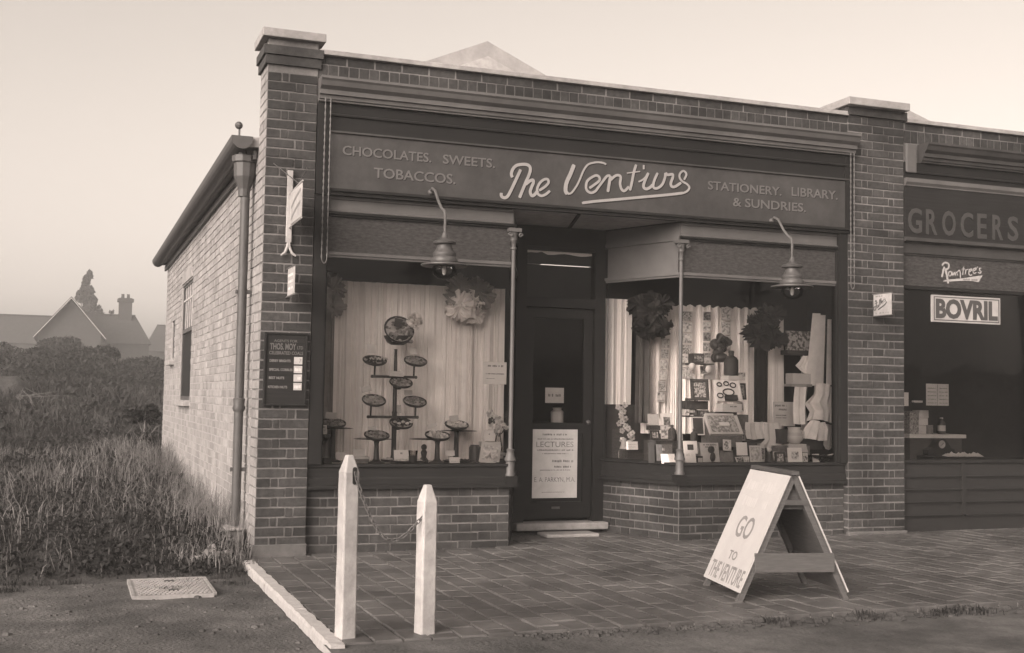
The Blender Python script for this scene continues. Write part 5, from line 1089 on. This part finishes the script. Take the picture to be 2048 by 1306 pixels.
def patch(n, x0, x1, y0, y1, clump):
    x = rng.uniform(x0, x1, n); y = rng.uniform(y0, y1, n)
    f = .5+.5*np.sin(x*2.3+y*1.1)*np.sin(y*1.7-x*.9)+.35*np.sin(6.1*x+1)*np.sin(5.3*y)
    k = rng.uniform(0, 1, n) < np.clip(f*clump+.45, .1, 1); return x[k], y[k], np.clip(f[k], .1, 1.3)
T = []
x, y, f = patch(46000, -4.2, -.02, -.72, 5.0, .8); wall = np.exp(-((x+.05)/.35)**2)
edge = sst(-.75, .2, y); edge2 = sst(-.85, -.30, y+.16*np.sin(x*3.1+1)+.10*np.sin(x*7)+.05*np.sin(x*17))*(1-.8*np.exp(-(((x+.3)/.3)**2+((y-.05)/.3)**2)))*np.clip(.15+1.5*(.5+.5*np.sin(2.1*x+1.3*y+2)*np.sin(1.7*y-1.2*x)),0,1); k = rng.uniform(0,1,len(x)) < edge2; x, y, f, wall, edge = x[k], y[k], f[k], wall[k], edge[k]
T.append(blades(x, y, (.03+.085*f*rng.uniform(.3,1.5,len(x)))*(.35+.65*edge)+.10*wall*edge*rng.uniform(.3,1.2,len(x)), rng.uniform(.006,.014,len(x)), rng.uniform(.2,.9,len(x))))
x, y, f = patch(34000, -6, -.02, 4.8, 13, .8); T.append(blades(x, y, .06+.14*f*rng.uniform(.3,1.4,len(x)), rng.uniform(.010,.022,len(x)), rng.uniform(.2,.9,len(x))))
x, y, f = patch(34000, -14, 3, 12.5, 34, .8); T.append(blades(x, y, .10+.2*f*rng.uniform(.3,1.4,len(x)), rng.uniform(.022,.05,len(x)), rng.uniform(.2,.9,len(x))))
tri_mesh('grass', np.concatenate(T), grass_m, kind='stuff', label='rough uncut grass covering the plot left of the shop')
x, y, f = patch(12000, -2.6, -.03, -.45, 8, .9); k = rng.uniform(0,1,len(x)) < (.25+.75*np.exp(-((x+.1)/.6)**2)); x, y, f = x[k], y[k], f[k]
h = .16+.26*f*rng.uniform(.4,1.3,len(x))+.16*np.exp(-((x+.1)/.25)**2); h *= .3+.7*sst(-.6,.5,y)
tri_mesh('dry_grass', blades(x, y, h, rng.uniform(.004,.009,len(x)), rng.uniform(.1,.75,len(x))), straw_m, kind='stuff', label='pale seeding grass stalks against the side wall')
# stray tufts on the trodden earth, and the rank growth along the wall
x = np.concatenate([rng.normal(cx_, .05, 60) for cx_ in rng.uniform(-2.6, -.2, 16)]); y = np.concatenate([rng.normal(cy_, .04, 60) for cy_ in -.62-np.abs(rng.normal(0,.22,16))])
tri_mesh('grass_tufts', blades(x, y, rng.uniform(.015,.055,len(x)), rng.uniform(.004,.008,len(x)), rng.uniform(.3,1.,len(x))), grass_m, kind='stuff', label='small stray tufts of grass on the trodden earth')
# broad leaved weeds among the grass
def low_leaves(n, x0, x1, y0, y1, s0, s1, seed):
    r = np.random.default_rng(seed); cx = r.uniform(x0, x1, n//14); cy = r.uniform(y0, y1, n//14); k = r.integers(0, len(cx), n)
    x = cx[k]+r.normal(0,.055,n); y = cy[k]+r.normal(0,.055,n); ok = x < -.03; x, y = x[ok], y[ok]; n = len(x); z = rise(x,y)+r.uniform(.01,.16,n)*(.3+.7*sst(-.6,.4,y)); P = np.stack([x,y,z],1)
    a = r.normal(size=(n,3)); a[:,2] = np.abs(a[:,2])*.6; a /= np.linalg.norm(a,axis=1)[:,None]; b = np.cross(a, r.normal(size=(n,3))); b /= np.linalg.norm(b,axis=1)[:,None]; s = r.uniform(s0,s1,n)[:,None]
    return np.concatenate([np.stack([P, P+a*s*.55+b*s*.32, P+a*s], 1), np.stack([P, P+a*s, P+a*s*.55-b*s*.32], 1)])
tri_mesh('weeds', np.concatenate([low_leaves(17000,-3.2,-.05,-.50,4,.02,.055,3), low_leaves(9000,-5,-.05,3.5,11,.035,.085,4), low_leaves(9000,-10,1,10,30,.06,.16,5)]), leaf_m, kind='stuff', label='broad leaved weeds among the rough grass')
# weeds and clods along the road edge of the pavement
x = np.concatenate([rng.normal(c, s_, n_) for c, s_, n_ in ((3.05,.05,70),(3.62,.09,120),(3.85,.04,60),(4.45,.07,90),(2.45,.05,50),(5.2,.10,80))]); y = rng.normal(-3.37, .05, len(x))
def flat_blades(x, y, h, w): return blades(x, y, h, w, rng.uniform(.4, 1., len(x)), .055)
tri_mesh('weeds', flat_blades(x, y, rng.uniform(.012,.05,len(x)), rng.uniform(.005,.010,len(x))), leaf_m, kind='stuff', label='small dark weeds along the road edge of the pavement')
cl = MB()
for k in range(620):
    r_ = random.Random(k); xx = r_.uniform(.9, 6.0); yy = -3.30-abs(r_.gauss(0,.09)); s = r_.uniform(.005,.018)*(1+1.3*(r_.random()<.12)); cl.ball((xx,yy,gz(xx,yy)+.05), s, 5, 4, (1.2,1,.7))
cl.build('clods', soil_m, kind='stuff', label='loose clods of earth along the road edge')
cl = MB()
for k in range(700):
    r_ = random.Random(k+5000); xx = r_.uniform(-2.6,-.14); yy = r_.uniform(-3.6,-.6); s = abs(r_.gauss(0,.007))+.003; cl.ball((xx,yy,gz(xx,yy)+.004), s, 5, 4, (1.2,1,.7))
cl.build('pebbles', dirt_m, kind='stuff', label='small stones scattered over the trodden earth')
def leaves(C, Rad, n, size, seed, inner=.35, pw=.75):
    # n leaf clumps through a set of ellipsoids
    r = np.random.default_rng(seed); C = np.array(C, float); Rad = np.array(Rad, float); vol = Rad.prod(1); idx = r.choice(len(C), n, p=vol**pw/np.sum(vol**pw))
    d = r.normal(size=(n,3)); d /= np.linalg.norm(d, axis=1)[:,None]; rad = r.uniform(inner,1,n)**.5; P = C[idx]+d*Rad[idx]*rad[:,None]
    a = r.normal(size=(n,3)); a /= np.linalg.norm(a,axis=1)[:,None]; b = np.cross(a, r.normal(size=(n,3))); b /= np.linalg.norm(b,axis=1)[:,None]; s = size*r.uniform(.5,1.4,n)[:,None]
    return np.concatenate([np.stack([P-a*s, P+a*s*.3+b*s*.5, P+a*s*.9], 1), np.stack([P-a*s, P+a*s*.9, P+a*s*.1-b*s*.5], 1)])
def tree(name, lab, cat, x, y, h, w, n, size, kind='round', seed=1, group=None, z=None, mat=None):
    z0 = gz(x,y) if z is None else z; r = random.Random(seed); t = thing(name, lab, cat, (x,y,z0), group); C = []; Rr = []
    if kind == 'spire':
        for k in range(44):
            s = k/43; ww = w*(1-s)**.55*.62+.1; a = r.uniform(0,6.28); e = r.uniform(0,.8)*ww
            C.append((x+e*math.cos(a), y+e*math.sin(a), z0+h*(.08+.9*s))); q = r.uniform(.45,.8)*(1.3-s); Rr.append((q*1.1, q, q*1.3))
        th = h*.9
    elif kind == 'poplar':
        for k in range(14):
            s = k/13; ww = w*(.35+.65*math.sin(math.pi*min(1,.18+s*.85)))*(1-.55*s); C.append((x+r.uniform(-.3,.3)*ww, y+r.uniform(-.3,.3)*ww, z0+h*(.15+.82*s))); Rr.append((ww*.6, ww*.6, h*.085))
        th = h*.9
    else:
        for k in range(15 if kind == 'round' else 11):
            a = r.uniform(0,6.28); d_ = r.uniform(.1,.75)*w; zz = (r.uniform(.35,.9) if kind == 'round' else r.uniform(.05,.72))*h; q = r.uniform(.22,.42)*w
            C.append((x+d_*math.cos(a)*(1-.5*max(0,zz/h-.5)), y+d_*math.sin(a)*.7, z0+zz)); Rr.append((q*1.1, q, q*.8 if kind == 'round' else min(q*.8, h*.3)))
        th = h*.75
    tri_mesh('crown', leaves(C, Rr, n, size, seed, pw=.35 if kind == 'spire' else .75), mat or leaf_m, t)
    tk = MB().tube([(x,y,z0-.2),(x+.02*h*r.uniform(-1,1),y,z0+th*.4),(x+.03*h*r.uniform(-1,1),y,z0+th)], [.03*h if kind == 'round' else .022*h,.02*h,.006*h], 8)
    for c in C[::3]: tk.tube([(x,y,z0+th*.3),((x+c[0])/2,(y+c[1])/2,(z0+th*.3+c[2])/2+.05*h),c], [.012*h,.008*h,.003*h], 5)
    tk.build('trunk', bark_m, t); return t
# the tree that rises behind the houses, and its neighbours
tree('tree', 'tall spire shaped tree rising above the gabled house roof', 'tree', -.05, 105, 10.5, 4.6, 15000, .20, 'spire', 3)
tree('tree', 'rounder tree crowding left of the tall spire shaped tree', 'tree', -1.3, 108, 7.9, 1.5, 4200, .26, 'round', 5)
tree('tree', 'thin open tree between the tall tree and the chimney', 'tree', 1.75, 104, 7.6, 1.0, 700, .2, 'round', 8)
# dark bushes below the houses
for k, (x, y, h, w, lab) in enumerate(((-4.6,40,1.7,2.2,'dark bush at the far left below the gabled house'),(-2.4,37,1.35,1.6,'low dark bush in front of the gabled house'),(-.9,38,1.6,1.5,'dark bush under the right end of the gable'),
    (.6,40,1.5,1.6,'dark bush below the chimney house'),(1.9,38,1.4,1.5,'dark bush beside the rear corner of the whitewashed wall'),(3.4,41,1.8,1.7,'dark bush hidden mostly behind the whitewashed wall'),(-6.8,36,1.7,2.2,'broad dark bush at the left edge of the view'),
    (-1.7,50,2.3,2.0,'taller dark bush between the gabled house and the hedge'),(1.0,52,2.3,2.2,'tall dark bush covering the foot of the chimney house'))):
    tree('bush', lab, 'bush', x, y, h, w, 7000, .085, 'bush', 20+k, 'bushes along the far side of the plot')
hl = [( -9+1.1*k, 30.5+.8*math.sin(k*1.9), gz(-9+1.1*k,30)+.30+.18*math.sin(k*2.7)) for k in range(14)]
tri_mesh('hedge', leaves(hl, [(1.1,.7,.62)]*14, 22000, .06, 60), leaf_m, kind='stuff', label='long low dark hedge across the far side of the plot')
hl = [(-1.25+.10*math.sin(k), 9.6+.5*k, gz(-1,9.6+.5*k)+.25) for k in range(6)]
tree('bush', 'small leafy shrub against the rear corner of the whitewashed wall', 'bush', -.22, 10.2, 1.1, .45, 2600, .05, 'bush', 71)
br = MB()
for k in range(9):
    r_ = random.Random(k+40); x, y = -2.02+.16*r_.uniform(-1,1), 17+r_.uniform(-.4,.4); z = gz(x,y); br.tube([(x,y,z-.05),(x+r_.uniform(-.3,.3),y,z+.2),(x+r_.uniform(-.5,.5),y,z+.3*r_.uniform(.6,1.3))], [.02,.014,.005], 5)
br.build('brushwood', bark_m, label='small tangle of dead branches in the far grass', category='brushwood') if False else tag(br.build('brushwood', bark_m), 'small tangle of dead branches in the far grass', 'brushwood')
lg = MB().tube([(-3.35,19,gz(-3.35,19)-.05),(-3.2,19.1,gz(-3.2,19)+.42),(-3.05,19.15,gz(-3,19)+.72)], [.05,.045,.03], 8); tag(lg.build('post', wood_m), 'leaning grey stump of a post in the far grass', 'post')
mdx, mdy = -2.7, 19.5
md = MB().ball((mdx,mdy,gz(mdx,mdy)+.05), .55, 12, 8, (1.1,1,.75)); r_ = random.Random(4); md.v = [(v[0]+r_.uniform(-.03,.03), v[1], v[2]+r_.uniform(-.03,.03)) for v in md.v]; tag(md.build('earth_mound', soil_m, smooth=True), 'rounded mound of earth beside the leaning post', 'mound')

# ------------------------------------------------------------------ far houses
def gable_house(name, lab, x, y, w, d, eave, ridge, ov, wm, rm_, barge, front_dir=1, z=0., chimneys=(), windows=()):
    t = thing(name, lab, 'house', (x,y,z)); h = w/2
    MB().prism([(x-h,z),(x+h,z),(x+h,eave),(x,ridge-.12),(x-h,eave)], y, y+d).build('wall', wm, t)
    sl_ = (ridge-eave)/h; rf = MB()
    for s in (-1,1):
        a = (x+s*(h+ov), eave-ov*sl_); b = (x, ridge); rf.add([(a[0],y-ov,a[1]),(b[0],y-ov,b[1]),(b[0],y+d+ov,b[1]),(a[0],y+d+ov,a[1]),(a[0],y-ov,a[1]+.14),(b[0],y-ov,b[1]+.14),(b[0],y+d+ov,b[1]+.14),(a[0],y+d+ov,a[1]+.14)], [(0,3,2,1),(4,5,6,7),(0,1,5,4),(1,2,6,5),(2,3,7,6),(3,0,4,7)])
    rfo = rf.build('roof', rm_, t)
    if barge:
        for s in (-1,1):
            a = Vector((x+s*(h+ov), y-ov-.04, eave-ov*sl_+.02)); b = Vector((x, y-ov-.04, ridge+.02)); MB().bar(a, b, .05, .20, (0,1,0)).build('barge_board', barge, rfo)
    for (cx, cy, cb, ct, cw) in chimneys:
        c = MB().box((cx-cw/2,cy-cw/2,cb),(cx+cw/2,cy+cw/2,ct)).box((cx-cw*.62,cy-cw*.62,ct-.28),(cx+cw*.62,cy+cw*.62,ct-.05)).build('chimney', housew_m, t)
        for s in (-.22,.2): MB().lathe((cx+s*cw,cy,ct), [(.13,0),(.11,.35),(.13,.4)], 10).build('chimney_pot', tile_m, c)
    for (wx, wz, ww, wh) in windows: MB().box((wx-ww/2,y-.05,wz),(wx+ww/2,y+.02,wz+wh)).build('window', boxd_m, t)
    return t
def hip_house(name, lab, x0, x1, r0, r1, y, d, eave, ridge, wm, rm_, chimneys=()):
    t = thing(name, lab, 'house', ((x0+x1)/2, y, 0))
    MB().box((x0+.2,y+.2,0),(x1-.2,y+d-.2,eave)).build('wall', wm, t); ym = y+d/2
    V = [(x0,y,eave),(x1,y,eave),(x1,y+d,eave),(x0,y+d,eave),(r0,ym,ridge),(r1,ym,ridge)]
    rfo = MB().add(V, [(0,3,2,1),(0,1,5,4),(1,2,5),(2,3,4,5),(3,0,4)]).build('roof', rm_, t)
    MB().bar((r0,ym,ridge+.04),(r1,ym,ridge+.04), .2, .1).build('ridge_tile', rm_, rfo)
    for (cx, cb, ct, cw) in chimneys:
        c = MB().box((cx-cw/2,ym-cw/2,cb),(cx+cw/2,ym+cw/2,ct)).box((cx-cw*.62,ym-cw*.62,ct-.30),(cx+cw*.62,ym+cw*.62,ct-.06)).build('chimney', housew_m, t)
        for s in (-.22,.2): MB().lathe((cx+s*cw,ym,ct), [(.13,0),(.11,.28),(.13,.33)], 10).build('chimney_pot', tile_m, c)
    return t
gable_house('house', 'gabled brick house with pale barge boards beyond the plot', -1.47, 84, 4.3, 9, 5.5, 8.05, .35, housew_m, tile_m, barge_m, windows=((-1.5,3.6,.9,1.2),))
hip_house('house', 'house with a tall chimney standing right of the gabled house', -1.2, 4.55, -.2, 3.4, 88, 6, 5.0, 7.35, housew_m, tile_m, ((2.6,6.2,8.75,1.0),))
hip_house('house', 'small distant roof just showing beside the whitewashed wall', 5.2, 12, 6.5, 10.5, 110, 6, 5.2, 7.85, housew_m, tile_m)
hip_house('house', 'low roofed house partly cut off at the far left', -12, -1.8, -10, -2.9, 94, 6, 5.0, 7.4, housew_m, tile_m)
hg = [(-40+2.4*k, -24+1.5*math.sin(k*2.1), 1.2+.3*math.sin(k*1.3)) for k in range(42)]  # hedge added out of view so the shop glass mirrors something dark
tri_mesh('hedge', leaves(hg, [(2.2,1.6,1.5)]*42, 26000, .28, 91, .5), leaf_m, kind='stuff', label='tall dark hedge along the far side of the road')
hg = MB().box((-42,-25.6,-.1),(62,-24.6,1.9)); hg.build('hedge', leaf_m, kind='stuff', label='dense dark inside of the roadside hedge')
# ------------------------------------------------------------------ the misty air
hz = bpy.data.materials.new('haze'); hz.use_nodes = True; n = hz.node_tree.nodes; n.remove(n['Principled BSDF']); pv = n.new('ShaderNodeVolumePrincipled')
pv.inputs['Color'].default_value = (1,.985,.97,1); pv.inputs['Density'].default_value = .0021; pv.inputs['Anisotropy'].default_value = 0
hz.node_tree.links.new(pv.outputs[0], n['Material Output'].inputs['Volume'])
HZ = True
if HZ: tag(MB().box((-150,-60,-1.6),(150,165,14.5)).build('haze', hz), 'thin pale mist over the whole place', kind='stuff')
